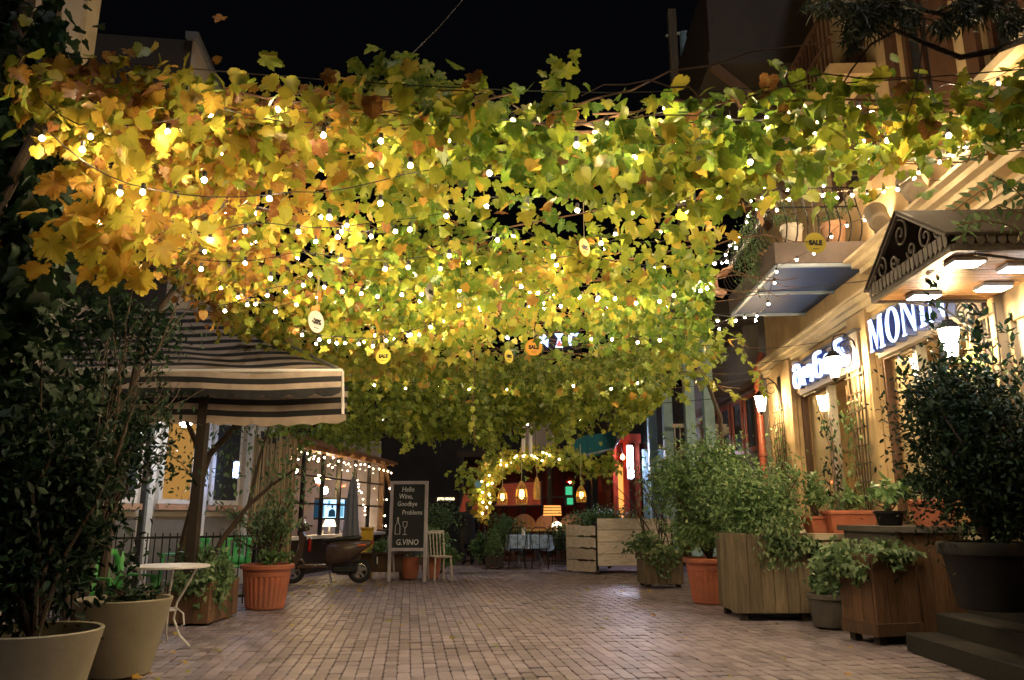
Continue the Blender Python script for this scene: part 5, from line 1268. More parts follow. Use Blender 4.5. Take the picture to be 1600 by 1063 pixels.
valance(AF - .02, ZF, ZF - .27, 4, 1, 20, 'front_valance'); valance(AF + .35, ZF - .12, ZF - .55, 6, 0, 22, 'inner_valance')
MB().tube([(XL, AF, ZF), (XR0, AF, ZF)], .025, 8).build('front_bar', 'white_paint', aw); MB().tube([(XR0, AF, ZF), (XR1, AB, ZB)], .02, 6).build('rake_bar', 'steel_grey', aw)
MB().tube([(XR0, AF + .01, ZF), (XR0 + .005, AF + .12, ZF - .5)], .018, 6).build('end_bar', 'white_paint', aw)
MB().tube([(XR0 - .3, AF + .05, ZF - .03), (-3.8, 9.42, ZF - .05)], .025, 6).tube([(-3.8, 9.42, ZF - .05), (-4.9, 11.5, 3.3)], .025, 6).build('arm', 'steel_grey', aw)

# iron fences
def fence(a, b, label, h=.98, gap=.095):
    a = Vector(a); b = Vector(b); t = thing('iron_fence', label, 'fence', a); d = b - a; n = int(d.length / gap); u = d.normalized()
    for i in range(n + 1): p = u * (i * gap); MB().tube([(p.x, p.y, 0), (p.x, p.y, h)], .009, 5).build('picket', 'iron_black', t)
    for z in (.1, h - .06): MB().beam((0, 0, z), (d.x, d.y, z), .02, .03).build('rail', 'iron_black', t)
    for p in (Vector((0, 0, 0)), d): MB().box(p.x - .025, p.x + .025, p.y - .026, p.y + .026, 0, h + .08).build('post', 'iron_black', t)
fence((-5.35, 10.3, 0), (-3.72, 11.5, 0), 'black iron picket fence behind the white bistro table'); fence((-3.75, 11.6, 0), (-4.0, 13.2, 0), 'black iron picket fence running past the terracotta pot'); fence((-4.75, 5.2, 0), (-5.15, 9.6, 0), 'black iron picket fence behind the cream pots')

# ---- bistro table
bt_ = thing('bistro_table', 'white bistro table on curved wrought iron legs beside the green chair', 'table', (-3.32, 7.75, 0))
MB().lathe([(.36, .715), (.37, .72), (.37, .735), (.36, .74)], 36).build('top', 'iron_white', bt_)
for k in range(3):
    a = 2 * math.pi * k / 3 - .25; c_, s_ = math.cos(a), math.sin(a)
    pts = [(.30, .715), (.24, .6), (.12, .40), (.10, .25), (.18, .1), (.3, .01)]
    MB().tube([(r * c_, r * s_, z) for r, z in pts], .011, 6).build('leg', 'iron_white', bt_)
    MB().tube([(.10 * c_ + .0, .10 * s_, .36), (.2 * c_, .2 * s_, .30), (.22 * c_, .22 * s_, .2), (.15 * c_, .15 * s_, .16)], .008, 5).build('leg_scroll', 'iron_white', bt_)
MB().lathe([(.11, .32), (.118, .325), (.118, .335), (.11, .34)], 16).build('ring', 'iron_white', bt_)
# ---- green plastic chairs
def plastic_chair(label, loc, rz):
    t = thing('plastic_chair', label, 'chair', loc, rz, 'green plastic chairs')
    mb = MB()   # back: curved sheet with slots
    n = 12; H = 7; vs = []
    for k in range(H + 1):
        z = .44 + .46 * k / H
        for j in range(n + 1):
            a = (-.5 + j / n) * 2.0; r = .24 + .03 * k / H; vs.append((r * math.sin(a) * 1.02, .05 + r * math.cos(a) + .05 * k / H, z - (.05 * (abs(j - n / 2) / (n / 2)) ** 2 * k / H)))
    fs = []
    for k in range(H):
        for j in range(n):
            if 1 < k < H - 1 and j in (2, 4, 7, 9): continue
            fs.append((k * (n + 1) + j, k * (n + 1) + j + 1, (k + 1) * (n + 1) + j + 1, (k + 1) * (n + 1) + j))
    o = mb.add(vs, fs).build('backrest', 'plastic_green', t, smooth=True); so = o.modifiers.new('thick', 'SOLIDIFY'); so.thickness = .012
    MB().bbox(-.23, .23, -.22, .24, .42, .445, .012).build('seat', 'plastic_green', t)
    for sx in (-1, 1):
        MB().bbox(sx * .25 - .025, sx * .25 + .025, -.2, .2, .62, .645, .01).build('armrest', 'plastic_green', t)
        MB().beam((sx * .25, -.19, .63), (sx * .26, -.23, 0), .035, .05).build('leg', 'plastic_green', t); MB().beam((sx * .22, .2, .43), (sx * .26, .27, 0), .035, .05).build('leg', 'plastic_green', t)
plastic_chair('bright green plastic armchair beside the white bistro table', (-3.80, 7.75, 0), R(65))
plastic_chair('green plastic armchair behind the iron fence by the awning post', (-5.05, 12.3, 0), R(-20)); plastic_chair('green plastic armchair behind the iron fence by the reed screen', (-4.4, 12.6, 0), R(15))

# ---- planters left
t = thing('ivy_planter', 'brown wooden planter box with ivy beside the white bistro table', 'planter', (-3.68, 9.62, 0))
planks_box(t, .5, .95, .46, 'wood_brown', 3, 5, .02, top=False, foot=False)
ivy_over(t, 260, .5, .9, .46, .2); P = clumps(700, (.20, -.2, .48), (.16, .45, .34), 12); foliage('hanging_ivy', P, t, IVY_T, 'ivy_leaf', (.04, .08), (.1, .9), (.6, -.5, .3))
P = clumps(420, (-.1, 0, .7), (.3, .4, .22), 8); foliage('leafy_top', P, t, OVAL_T, 'ivy_leaf', (.05, .09), (.0, .7))
t = thing('potted_shrub', 'sparse twisted shrub in a ribbed terracotta pot beside the scooter', 'potted plant', (-3.32, 10.85, 0))
ribbed(t, .345, .58)
LP = []; branchy(t, (0, 0, .54), .48, 7, 2, .55, .02, leafP=LP)
P = np.array([tuple(p) for p in LP for _ in range(4)]) + rnd(len(LP) * 4, .05); foliage('crown', P, t, OVAL_T, 'ivy_leaf', (.05, .095), (.2, 1.))
crown(t, 200, (0, 0, .66), (.28, .28, .1), (.06, .12), (.1, .7), 'shrub_leaf', 8)
# small tree under the awning
tr = thing('courtyard_tree', 'crooked small tree with bare leaning limbs beside the awning post', 'tree', (-4.35, 10.4, 0))
mb = MB(); lim = []
def limb(pts, r0, r1): mb.tube([Vector(p) for p in pts], [r0 + (r1 - r0) * i / (len(pts) - 1) for i in range(len(pts))], 8); lim.append(pts)
limb([(.0, 0, 0), (.02, 0, .6), (.10, 0, 1.1), (.18, -.02, 1.6), (.3, -.05, 2.0), (.62, -.1, 2.35), (1.1, -.15, 2.62)], .085, .03)
limb([(.18, -.02, 1.6), (.2, -.2, 2.1), (.0, -.4, 2.6), (-.3, -.5, 3.0)], .05, .015)
limb([(.35, .0, .4), (.55, 0, .9), (.85, .05, 1.35), (1.15, .05, 1.62), (1.5, .0, 1.85)], .045, .015)
limb([(.85, .05, 1.35), (.95, 0, 1.9), (1.1, -.05, 2.5)], .03, .012)
limb([(.62, -.1, 2.35), (.7, -.3, 2.8), (.9, -.4, 3.2)], .03, .01)
mb.build('trunk', 'bark', tr, smooth=True)
P = []
for pts in lim:
    for p in pts[3:]: P += [tuple(Vector(p) + Vector((random.gauss(0, .3), random.gauss(0, .25), random.gauss(.05, .22)))) for _ in range(110)]
foliage('crown', np.array(P), tr, OVAL_T, 'ivy_leaf', (.05, .10), (.0, .8))

# ---- cream pots with dark shrubs
def cream_pot(label, loc, r, h, n, c, rad, shoots, leaf=(.045, .085)):
    t = thing('potted_shrub', label, 'potted plant', loc)
    MB().lathe([(r * .62, 0), (r * .66, .01), (r * .80, h * .4), (r * .93, h * .8), (r * 1.0, h * .985), (r * .985, h), (r * .93, h * .99), (r * .90, h * .86)], 40).build('pot', 'pot_cream', t, smooth=True)
    MB().lathe([(r * .90, h * .865), (.001, h * .89)], 24).build('soil', 'soil', t)
    tips = [(c[0] + random.gauss(0, rad[0] * .5), c[1] + random.gauss(0, rad[1] * .5), c[2] + random.uniform(0, rad[2])) for _ in range(12)]
    stems(t, (0, 0, h * .87), tips, .018)
    crown(t, n, c, rad, leaf, (0, 1.), 'dark_leaf', 30)
    P = []
    for tp in (tips[:shoots] or tips[:1]):
        for k in range(40): f = random.random(); P.append((tp[0] + random.gauss(0, .05) + f * .1, tp[1] + random.gauss(0, .05), tp[2] + .45 * f))
    foliage('shoots', np.array(P), t, OVAL_T, 'dark_leaf', leaf, (.3, 1.), (0, -.5, .4), (0, 0, .3))
cream_pot('tall dark leafy shrub in a cream pot beside the low planted cream pot', (-2.78, 4.75, 0), .36, .56, 22000, (-.40, .1, 1.28), (.72, .58, .86), 10)
cream_pot('low dark plant in a cream pot in front of the white bistro table', (-3.08, 6.42, 0), .355, .57, 170, (.02, 0, .60), (.26, .24, .09), 0)
# dark twiggy shrub reaching up in front of the awning
ts = thing('twiggy_shrub', 'tall dark twiggy shrub spreading in front of the striped awning', 'shrub', (-3.75, 6.9, 0))
LP = []; random.seed(21); branchy(ts, (0, 0, 0), 1.35, 6, 3, .40, .03, leafP=LP, lean=(.05, -.1))
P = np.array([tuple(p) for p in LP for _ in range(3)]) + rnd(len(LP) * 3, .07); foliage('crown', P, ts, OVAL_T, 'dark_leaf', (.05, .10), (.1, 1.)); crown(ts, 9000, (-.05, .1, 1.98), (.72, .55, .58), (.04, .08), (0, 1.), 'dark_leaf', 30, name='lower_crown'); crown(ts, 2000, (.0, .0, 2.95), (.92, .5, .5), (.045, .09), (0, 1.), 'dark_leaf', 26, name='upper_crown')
# ivy wall at the left edge
iw = thing('ivy_column', 'dark ivy and creeper mass climbing a post at the edge of the street', 'ivy', (-3.45, 4.75, 0))
MB().tube([(0, 0, 0), (.05, 0, 1.5), (-.05, .05, 3.0), (0, 0, 5.0)], .07, 8).build('post', 'bark', iw)
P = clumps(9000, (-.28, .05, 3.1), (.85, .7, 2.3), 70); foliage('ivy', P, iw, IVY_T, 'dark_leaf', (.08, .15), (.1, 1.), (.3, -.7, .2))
P = clumps(500, (-.2, -.1, 3.2), (.5, .4, 1.4), 20); foliage('red_creeper', P, iw, GRAPE_T, 'grape_leaf', (.08, .13), (.85, 1.1), (.3, -.7, .2))

# ================================================================== LEFT: upper houses
def hb(name, label, x, y, rz, w, d, z1, wall, roof, z0=-.02):
    t = thing(name, label, 'house', (x, y, 0), rz); MB().box(-w, 0, 0, d, z0, z1).build('wall', wall, t); return t
t = hb('townhouse', 'pale rendered house rising behind the ivy with a tan soffit', -5.55, 6.6, R(6), 5, 2.9, 10.5, 'plaster_pale', 0)
MB().box(-5, .32, -.2, 3.15, 10.501, 10.7).build('soffit', 'wood_grey', t); MB().box(.001, .06, 2.55, 2.9, 4.3, 10.4).build('quoin', 'plaster_cream', t)
MB().beam((.06, .9, 10.3), (.06, 2.2, 5.2), .16, .2, (1, 0, 0)).build('raking_board', 'wood_grey', t)
t = hb('gabled_house', 'dark house with a white parapet edge beyond the pale house', -5.72, 12.2, R(7.5), 7, 6, 9.5, 'dark_wall', 0)
MB().box(.001, .05, .02, 6, 3.5, 9.5).build('street_face', 'plaster_pale', t); MB().box(-.1, .12, -.1, 6.1, 9.501, 9.62).build('parapet_cap', 'steel_grey', t)

# ================================================================== OVERHEAD: the grape vine roof
random.seed(5)
AP = [Vector((-.62, 16.6, 1.35)), Vector((-.6, 16.6, 1.9)), Vector((-.42, 16.6, 2.25)), Vector((.0, 16.6, 2.42)), Vector((.5, 16.6, 2.52)), Vector((1.0, 16.5, 2.52)), Vector((1.6, 16.4, 2.3)), Vector((2.2, 16.3, 2.35))]
# ================================================================== STRING LIGHTS
def ico(r, sub=1):
    import bmesh
    bm = bmesh.new(); bmesh.ops.create_icosphere(bm, subdivisions=sub, radius=r); me = bpy.data.meshes.new('bulb'); bm.to_mesh(me); bm.free()
    me.polygons.foreach_set('use_smooth', [True] * len(me.polygons)); return me
BN = ico(.0145, 2); BN.materials.append(M['bulb_warm'])
BS = ico(.021); BS.materials.append(M['bulb_far'])
BB = ico(.02); BB.materials.append(M['bulb_blue'])
SOCK = MB().lathe([(.010, .014), (.014, .02), (.014, .05), (.006, .055)], 6).mesh('socket'); SOCK.materials.append(M['wire_dark'])
BULBS = []
def string(label, pts, n, mesh=BN, sag=.06, jit=.015, socket=True, wirem='wire_dark', start=.0):
    o = Vector(pts[0]); q = [Vector(p) - o for p in pts]
    t = thing('string_light', label, 'string lights', o, 0, 'strings of warm bulbs')
    seg = [(q[i + 1] - q[i]).length for i in range(len(q) - 1)]; tot = sum(seg)
    def P(s):
        s *= tot
        for i, L in enumerate(seg):
            if s <= L or i == len(seg) - 1: f = min(1, s / L); p = q[i].lerp(q[i + 1], f); p.z -= sag * math.sin(math.pi * f) * min(1, L); return p
            s -= L
    K = max(12, n * 2); MB().tube([P(k / K) for k in range(K + 1)], .0035, 4).build('wire', wirem, t)
    for i in range(n):
        s = min(1, max(0, start + (i + .5) / n + random.gauss(0, .12 / n))); p = P(s) + Vector((random.gauss(0, jit), random.gauss(0, jit), -.05 + random.gauss(0, jit)))
        b = link('bulb', mesh, t, p); BULBS.append(o + p)
        if socket: link('socket', SOCK, b)
def pp(Y, *xy): return [at(x, y, Y if not isinstance(Y, tuple) else Y[0] + (Y[1] - Y[0]) * i / (len(xy) - 1)) for i, (x, y) in enumerate(xy)]
string('warm bulb string woven through the big leaves at the street edge of the vine', pp(4.0, (60, 150), (120, 195), (345, 168), (540, 190), (750, 178), (868, 190), (1055, 170), (1250, 185)), 14, jit=.05)
string('warm bulb string rising over the vine to the cafe upper wall', [at(1200, 175, 4.4), at(1350, 160, 5.0), at(1480, 130, 5.5), at(1530, 128, 5.7), at(1588, 104, 5.7), at(1640, 90, 5.7)], 16, jit=.03)
string('warm bulb string under the front leaves between the ivy and the cafe wall', pp((4.1, 4.2), (70, 200), (190, 285), (460, 300), (578, 285), (637, 270), (752, 238), (912, 210), (1085, 222), (1300, 190), (1530, 186)), 18, jit=.05)
string('warm bulb string passing the gap in the vine roof', pp(4.95, (150, 300), (240, 362), (400, 345), (600, 345), (775, 303), (905, 300), (1070, 320), (1205, 262), (1300, 250)), 16, jit=.05)
string('warm bulb string under the vine beyond the roof gap', pp(5.7, (200, 330), (300, 405), (470, 392), (690, 398), (800, 350), (905, 390), (1070, 318), (1165, 318)), 18, jit=.06)
string('warm bulb string under the yellow middle leaves by the twiggy shrub', pp(6.3, (250, 380), (360, 395), (420, 360), (560, 420), (700, 405), (820, 400), (960, 395), (1100, 380)), 18, jit=.07)
string('warm bulb string running level under the middle of the vine', pp(6.9, (340, 478), (420, 450), (485, 433), (555, 445), (640, 452), (690, 445), (800, 435), (910, 455), (1065, 452), (1130, 432)), 26)
string('warm bulb string sagging under the vine towards the white sale tag', pp(7.5, (330, 430), (430, 480), (520, 442), (612, 450), (700, 470), (830, 460), (985, 462), (1095, 455)), 24)
string('warm bulb string below the vine rising over the orange sale tag', pp(8.0, (460, 510), (545, 528), (625, 520), (690, 497), (750, 475), (800, 440), (860, 455), (960, 462), (1060, 470)), 22)
string('warm bulb string at the low back edge above the round yellow tags', pp(8.7, (480, 530), (520, 525), (590, 520), (655, 515), (695, 502), (760, 495), (840, 470), (900, 505)), 18)
string('warm bulb string crossing to the balcony corner', pp((8.4, 9.4), (900, 512), (965, 520), (1030, 526), (1060, 500), (1110, 490), (1190, 490), (1213, 418), (1310, 353), (1390, 315)), 18)
string('warm bulb string looped along the balcony handrail', [Fw(-.35, B0 - .06, BT + .86), Fw(-.7, B0 - .08, BT + .84), Fw(BX - .02, B0 - .04, BT + .82), Fw(BX - .1, B0 + .8, BT + .74), Fw(BX - .12, B0 + 1.7, BT + .60), Fw(BX - .12, B1, BT + .62)], 14, sag=.08)
string('warm bulb string stretched in front of the balcony to the cafe wall', pp((7.6, 6.6), (1165, 305), (1205, 318), (1250, 303), (1330, 297), (1400, 292), (1440, 262), (1500, 222), (1560, 180)), 18, wirem='wire_pale', sag=.03)
string('warm bulb string along the far leaves by the red drainpipe', pp((10.2, 10.8), (940, 470), (1010, 490), (1050, 530), (1100, 515), (1150, 490), (1195, 485)), 12)
string('warm bulb string tucked in the back leaves over the lane', pp(10.0, (540, 470), (640, 480), (740, 470), (840, 480), (940, 495), (1020, 500)), 14)
string('added warm bulb string hidden in the last leaves over the chalkboard', [Vector((-3.4, 11.6, 3.3)), Vector((-1.5, 11.7, 3.22)), Vector((.4, 11.7, 3.25)), Vector((2.2, 11.6, 3.3))], 11, jit=.05)  # added bulbs, out of sight, to brighten the green back leaves
string('added unseen warm bulb string above the hanging vine curtain', [Vector((-3.6, 12.6, 3.75)), Vector((-1.5, 12.8, 3.7)), Vector((.6, 12.8, 3.7)), Vector((2.4, 12.6, 3.75))], 12, jit=.05)  # extra unseen string that lights the curtain from above
string('added unseen warm bulb string behind the hanging vine curtain', [Vector((-3.4, 14.9, 3.1)), Vector((-1.2, 15.0, 3.05)), Vector((.8, 15.0, 3.1)), Vector((2.6, 14.9, 3.2))], 12, jit=.05)  # extra unseen string that lights the curtain from behind
string('fine warm bulb string zigzagging under the front leaves', pp((4.5, 4.9), (110, 250), (320, 225), (520, 250), (700, 215), (870, 262), (1060, 205), (1240, 215), (1400, 205), (1500, 180), (1590, 165)), 22, jit=.05)
string('fine warm bulb string low among the yellow leaves beside the ivy', pp((5.2, 5.6), (120, 330), (200, 310), (280, 350), (360, 310), (480, 330), (560, 365), (640, 330)), 14, jit=.05)
string('fine warm bulb string low under the leaves by the balcony corner', pp((6.6, 8.0), (760, 420), (880, 405), (970, 425), (1040, 400), (1110, 415), (1150, 370)), 14, jit=.04)
# glasshouse and arch
string('fairy lights along the glasshouse eaves', [G(0, -.2, 2.58), G(2, -.2, 2.54), G(4.2, -.2, 2.54), G(gL, -.2, 2.5), G(gL + .1, -.05, 1.6), G(gL + .15, -.05, .85)], 22, BS, socket=False)
string('fairy lights along the rafters inside the glasshouse', [G(.2, 1.0, 2.75), G(2, 1.0, 2.6), G(4.2, 1.2, 2.7), G(gL - .1, 1.0, 2.5)], 22, BS, socket=False)
string('fairy lights draped inside the glasshouse back corner', [G(5.6, .6, 2.4), G(5.9, .5, 1.9), G(6.0, .4, 1.4), G(6.1, .3, .9)], 14, BS, socket=False)
string('cold blue fairy lights hanging by the glasshouse entrance end', [G(1.0, 1.6, 2.1), G(1.0, 1.6, 1.6), G(1.05, 1.6, 1.1), G(1.1, 1.6, .8)], 12, BB, socket=False)
string('cold blue fairy lights hanging at the far pane of the glasshouse', [G(5.3, 1.4, 1.9), G(5.35, 1.3, 1.5), G(5.4, 1.2, 1.1), G(5.5, 1.2, .8)], 12, BB, socket=False)
string('fairy lights wound along the vine arch', [Vector((p.x, p.y - .16, p.z + .02)) for p in AP[2:6]], 20, BS, socket=False, jit=.07)
string('fairy lights wound down the drooping end of the vine arch', [Vector((p.x + .05, p.y - .2, p.z)) for p in AP[:3]], 16, BS, socket=False, jit=.06)
for i, (px, py, lb) in enumerate(((653, 525, 'small cold blue bulb in the back leaves by the yellow sale tag'), (793, 528, 'small cold blue bulb in the back leaves above the minus twenty tag'))):
    t = thing('blue_bulb', lb, 'bulb', at(px, py, 9.0)); link('bulb', BB, t); MB().tube([(0, 0, .02), (0, 0, .35)], .004, 4).build('cord', 'wire_dark', t)


def cull(P, r=.095):
    B = np.array([tuple(b) for b in BULBS]); k = np.ones(len(P), bool)
    for i in range(0, len(P), 2000): k[i:i + 2000] = (np.linalg.norm(P[i:i + 2000, None, :] - B[None], axis=2).min(1) > r)
    return P[k]
def roof_z(X, Y):
    """height of the wires the vine lies on: they sag across the street"""
    return 3.44 + .040 * np.abs(X - .55) ** 1.55 - .012 * (Y - 4)
def vine(label, name='grape_vine'): return thing(name, label, 'vine', (0, 0, 0), 0, 'grape vines trained over the street')
def scatter(n, xr, yr, hang, row=None, hole=None, xlim=None):
    X = RNG.uniform(xr[0], xr[1], n); Y = RNG.uniform(yr[0], yr[1], n)
    if row: k = np.round((Y - yr[0]) / row) * row + yr[0]; Y = np.where(RNG.random(n) < .6, k + RNG.normal(0, .07, n), Y)
    keep = np.ones(n, bool)
    # patchy cover: drop leaves where a smooth field is low
    f = np.sin(X * 2.1 + Y * 1.3) + np.sin(X * 1.1 - Y * 2.7 + 1.) + np.sin(X * 4.3 + 2. * Y)
    keep &= RNG.random(n) < np.clip(.80 + .16 * f, .25, 1)
    if hole: 
        for (a, b, c, d, p) in hole: keep &= ~((X > a) & (X < b) & (Y > c) & (Y < d) & (RNG.random(n) < p))
    if xlim is not None: keep &= X < xlim(Y)
    X, Y = X[keep], Y[keep]
    Z = roof_z(X, Y) + RNG.normal(0, .08, len(X)) - np.abs(RNG.normal(0, hang, len(X)))
    return np.stack([X, Y, Z], 1)
def vine_tint(P):
    X, Y = P[:, 0], P[:, 1]
    base = .55 - .072 * X - .018 * (Y - 4) + .10 * np.sin(X * 1.7 + Y) + .06 * np.sin(X * 4 - Y * 2)
    t = base + RNG.normal(0, .17, len(P)); br = RNG.random(len(P)) < .04 + .06 * (X < -1)
    return np.clip(np.where(br, .97, t), 0, 1)
def canes(t, n, xr, yr, r=.009, droop=.12):
    mb = MB()
    for i in range(n):
        x = random.uniform(*xr); y = random.uniform(*yr); d = Vector((random.choice((-1, 1)), random.gauss(0, .35), 0)).normalized(); L = random.uniform(.9, 2.4); pts = []
        for k in range(9):
            q = Vector((x, y, 0)) + d * L * k / 8; pts.append(Vector((q.x, q.y + .06 * math.sin(k), float(roof_z(np.array(q.x), np.array(q.y))) + random.gauss(0, .025) - droop * (k / 8) ** 2)))
        if any(-.7 < q_.x < 1.0 and 4.5 < q_.y < 5.85 for q_ in pts) and random.random() < .8: continue
        mb.tube(pts, [r * (1 - .6 * k / 8) for k in range(9)], 5)
    return mb.build('cane', 'cane', t, smooth=True)
def wires(t, ys, x0, x1):
    for y in ys:
        pts = [(x0 + (x1 - x0) * k / 14, y, float(roof_z(np.array(x0 + (x1 - x0) * k / 14), np.array(y))) + .05) for k in range(15)]
        MB().tube(pts, .004, 4).build('support_wire', 'wire_dark', t)
def merge(obs):
    """the leaves of two shapes become one part"""
    with bpy.context.temp_override(active_object=obs[0], object=obs[0], selected_objects=obs, selected_editable_objects=obs): bpy.ops.object.join()
FACE = (0, -.75, .35); TIP = (0, -.1, -1)
# --- front garland, nearest leaves are pieces of their own
va = vine('yellowing grape vine along the street edge of the overhead wires, big leaves')
PA_ = scatter(7000, (-2.9, 4.35), (3.8, 5.0), .09, .3, [(-.5, .85, 4.6, 5.2, .85), (1.5, 4.5, 4.6, 5.2, .85), (2.5, 4.5, 4.35, 5.2, .85)])
drop = RNG.random(len(PA_)) < .22; PA_[drop, 2] -= RNG.random(drop.sum()) * np.where(PA_[drop, 0] > 1.2, .10, .24); PA_[drop, 1] = np.minimum(PA_[drop, 1], 4.9)
PA_ = cull(PA_ - np.array((0, 0, .05))) + np.array((0, 0, .05)); order = np.argsort(PA_[:, 1]); PA_ = PA_[order]; tA = vine_tint(PA_); sA = RNG.uniform(.05, .122, len(PA_))
# the pieces: largest in view first
vis = np.abs(PA_[:, 0]) < .70 * PA_[:, 1]; idx = np.where(vis)[0]; idx = idx[np.argsort(-(sA[idx] / PA_[idx, 1]))][:300]; rest = np.setdiff1d(np.arange(len(PA_)), idx)
nor = rnd(len(PA_), .55) + np.array(FACE); tip = rnd(len(PA_), .45) + np.array(TIP)
merge([stuff(link('foliage', leaf_mesh('foliage', PA_[r_], nor[r_], tip[r_], sA[r_], tA[r_], T_, 'grape_leaf'), va)) for r_, T_ in ((rest[::2], GRAPE_N), (rest[1::2], GRAPE_R))])
lm = [leaf_mesh('leaf', np.zeros((1, 3)), np.array([[0, 0, 1.]]), np.array([[0, 1., 0]]), np.ones(1), np.array([(k % 16) / 15.]), (GRAPE_N, GRAPE_R)[k // 16], 'grape_leaf') for k in range(32)]
fx, fy, fz = frames(nor[idx], tip[idx])
for q, i in enumerate(idx):
    o = bpy.data.objects.new('leaf', lm[min(15, int(tA[i] * 15.99)) + random.choice((0, 16))]); COL.objects.link(o); o.parent = va
    mt = Matrix([[fx[q][0], fy[q][0], fz[q][0], PA_[i][0]], [fx[q][1], fy[q][1], fz[q][1], PA_[i][1]], [fx[q][2], fy[q][2], fz[q][2], PA_[i][2]], [0, 0, 0, 1]])
    o.matrix_local = mt @ Matrix.Scale(float(sA[i]), 4)
canes(va, 48, (-2.6, 4.0), (3.75, 4.9), .007); wires(va, (3.85, 4.2, 4.6, 4.95), -3.3, 4.4)
mb = MB(); mb.tube([(-3.2, 4.5, 0), (-3.15, 4.5, 1.6), (-3.2, 4.45, 3.0), (-2.9, 4.4, 3.8), (-2.2, 4.35, 3.72)], [.05, .045, .04, .03, .02], 8).build('trunk', 'bark', va, smooth=True)
# orange leaves hanging down the side by the ivy
PH = np.stack([RNG.normal(-2.45, .18, 190), RNG.normal(4.45, .18, 190), RNG.uniform(2.65, 3.7, 190)], 1)
foliage('hanging_leaves', PH, va, GRAPE_N, 'grape_leaf', (.09, .17), (.66, .95), FACE, TIP, .5)
PS = np.stack([RNG.normal(.27, .05, 26), RNG.normal(4.15, .05, 26), RNG.uniform(3.55, 3.95, 26)], 1); PS[:, 0] -= (PS[:, 2] - 3.9) * .15
foliage('upright_shoot', PS, va, GRAPE_T, 'grape_leaf', (.07, .12), (.3, .6), FACE, TIP, .5)
# --- middle
vb = vine('green and yellow grape vine on the middle overhead wires with most fairy lights')
PB = scatter(10500, (-3.6, 2.9), (5.15, 8.9), .13, .55, [(-.5, .8, 5.0, 5.65, .86), (.78, 1.5, 5.0, 5.5, .5), (1.6, 2.9, 5.0, 6.4, .55), (-.25, .85, 8.3, 9.0, .86)], lambda Y: 1.55 + .2 * (Y - 5.2))
PB = cull(PB)
merge([foliage('foliage', Q_, vb, T_, 'grape_leaf', (.045, .108), vine_tint(Q_), FACE, TIP, .65) for Q_, T_ in ((PB[::2], GRAPE_N), (PB[1::2], GRAPE_R))])
canes(vb, 70, (-3.2, 1.9), (5.4, 8.8)); wires(vb, (6.2, 6.8, 7.4, 8.6), -4.2, 2.1); wires(vb, (8.0,), -4.2, 4.5)
mb = MB(); mb.tube([(-3.9, 7.6, 0), (-3.85, 7.6, 1.7), (-3.7, 7.5, 3.0), (-3.2, 7.4, 3.75), (-2.2, 7.3, 3.6)], [.05, .045, .04, .03, .02], 8).build('trunk', 'bark', vb, smooth=True)
PT = clumps(900, (-.85, 6.3, 4.7), (.85, .45, .55), 14); PT = PT[(PT[:, 2] > 3.6) & (PT[:, 0] < -.15)]
foliage('top_growth', PT, vb, GRAPE_T, 'grape_leaf', (.10, .15), (.15, .5), FACE, TIP, .6)
for k in range(6): pass
# --- back
vc = vine('greener grape vine over the back overhead wires reaching the red drainpipe')
PC = scatter(5600, (-3.7, 3.6), (8.9, 12.6), .13, .55, [(-.3, .95, 8.2, 10.4, .86), (.3, 1.3, 9.2, 10.2, .5), (2.3, 3.6, 10.6, 12.6, .8)], lambda Y: 2.7 + .12 * (Y - 9))
PC = cull(PC)
foliage('foliage', PC, vc, GRAPE_T, 'grape_leaf', (.06, .125), vine_tint(PC) - .06, FACE, TIP, .6)
canes(vc, 26, (-3.2, 2.8), (9.0, 12.3)); wires(vc, (9.2, 9.9, 10.6, 12.0), -4.4, 3.0); wires(vc, (11.3,), -4.4, 4.7)
mb = MB(); mb.tube([(3.5, 12.9, 0), (3.45, 12.9, 1.5), (3.5, 12.85, 2.8), (3.2, 12.6, 3.5), (2.2, 12.2, 3.5)], [.045, .04, .035, .03, .02], 8).build('trunk', 'bark', vc, smooth=True)
# --- hanging end of the roof
vd = vine('deep green vine curtain hanging from the last overhead wires above the chalkboard')
n = 11000; X = RNG.uniform(-4.2, 2.7, n); Y = RNG.uniform(12.2, 14.6, n)
low = np.interp(X, [-4.2, -3.6, -2.9, -2.2, -1.3, -.5, .3, 1.1, 1.7, 2.3, 2.7], [2.5, 2.5, 2.5, 2.6, 2.62, 2.5, 2.68, 2.78, 2.72, 2.95, 3.3])
Z = low + (3.75 - low) * RNG.random(n) ** .85 + .10 * np.sin(X * 5) + .07 * np.sin(X * 11 + 2) - .06 * (Y - 13)
P = np.stack([X, Y, Z], 1); f = np.sin(X * 3.1 + Z * 4) + np.sin(X * 1.3 - Z * 3.7 + Y); P = P[RNG.random(n) < np.clip(.75 + .2 * f, .2, 1)]
foliage('foliage', P, vd, GRAPE_T, 'grape_leaf', (.06, .125), np.clip(.34 + .07 * P[:, 0] * .3 + RNG.normal(0, .13, len(P)), 0, 1), FACE, TIP, .6)
wires(vd, (12.5, 13.3, 14.2), -4.4, 4.6); canes(vd, 18, (-3.5, 2.2), (12.4, 14.4))
mb = MB(); mb.tube([(-4.35, 14.2, 0), (-4.3, 14.2, 1.6), (-4.1, 14.0, 2.8), (-3.3, 13.6, 3.5)], [.06, .05, .04, .025], 8).build('trunk', 'bark', vd, smooth=True)
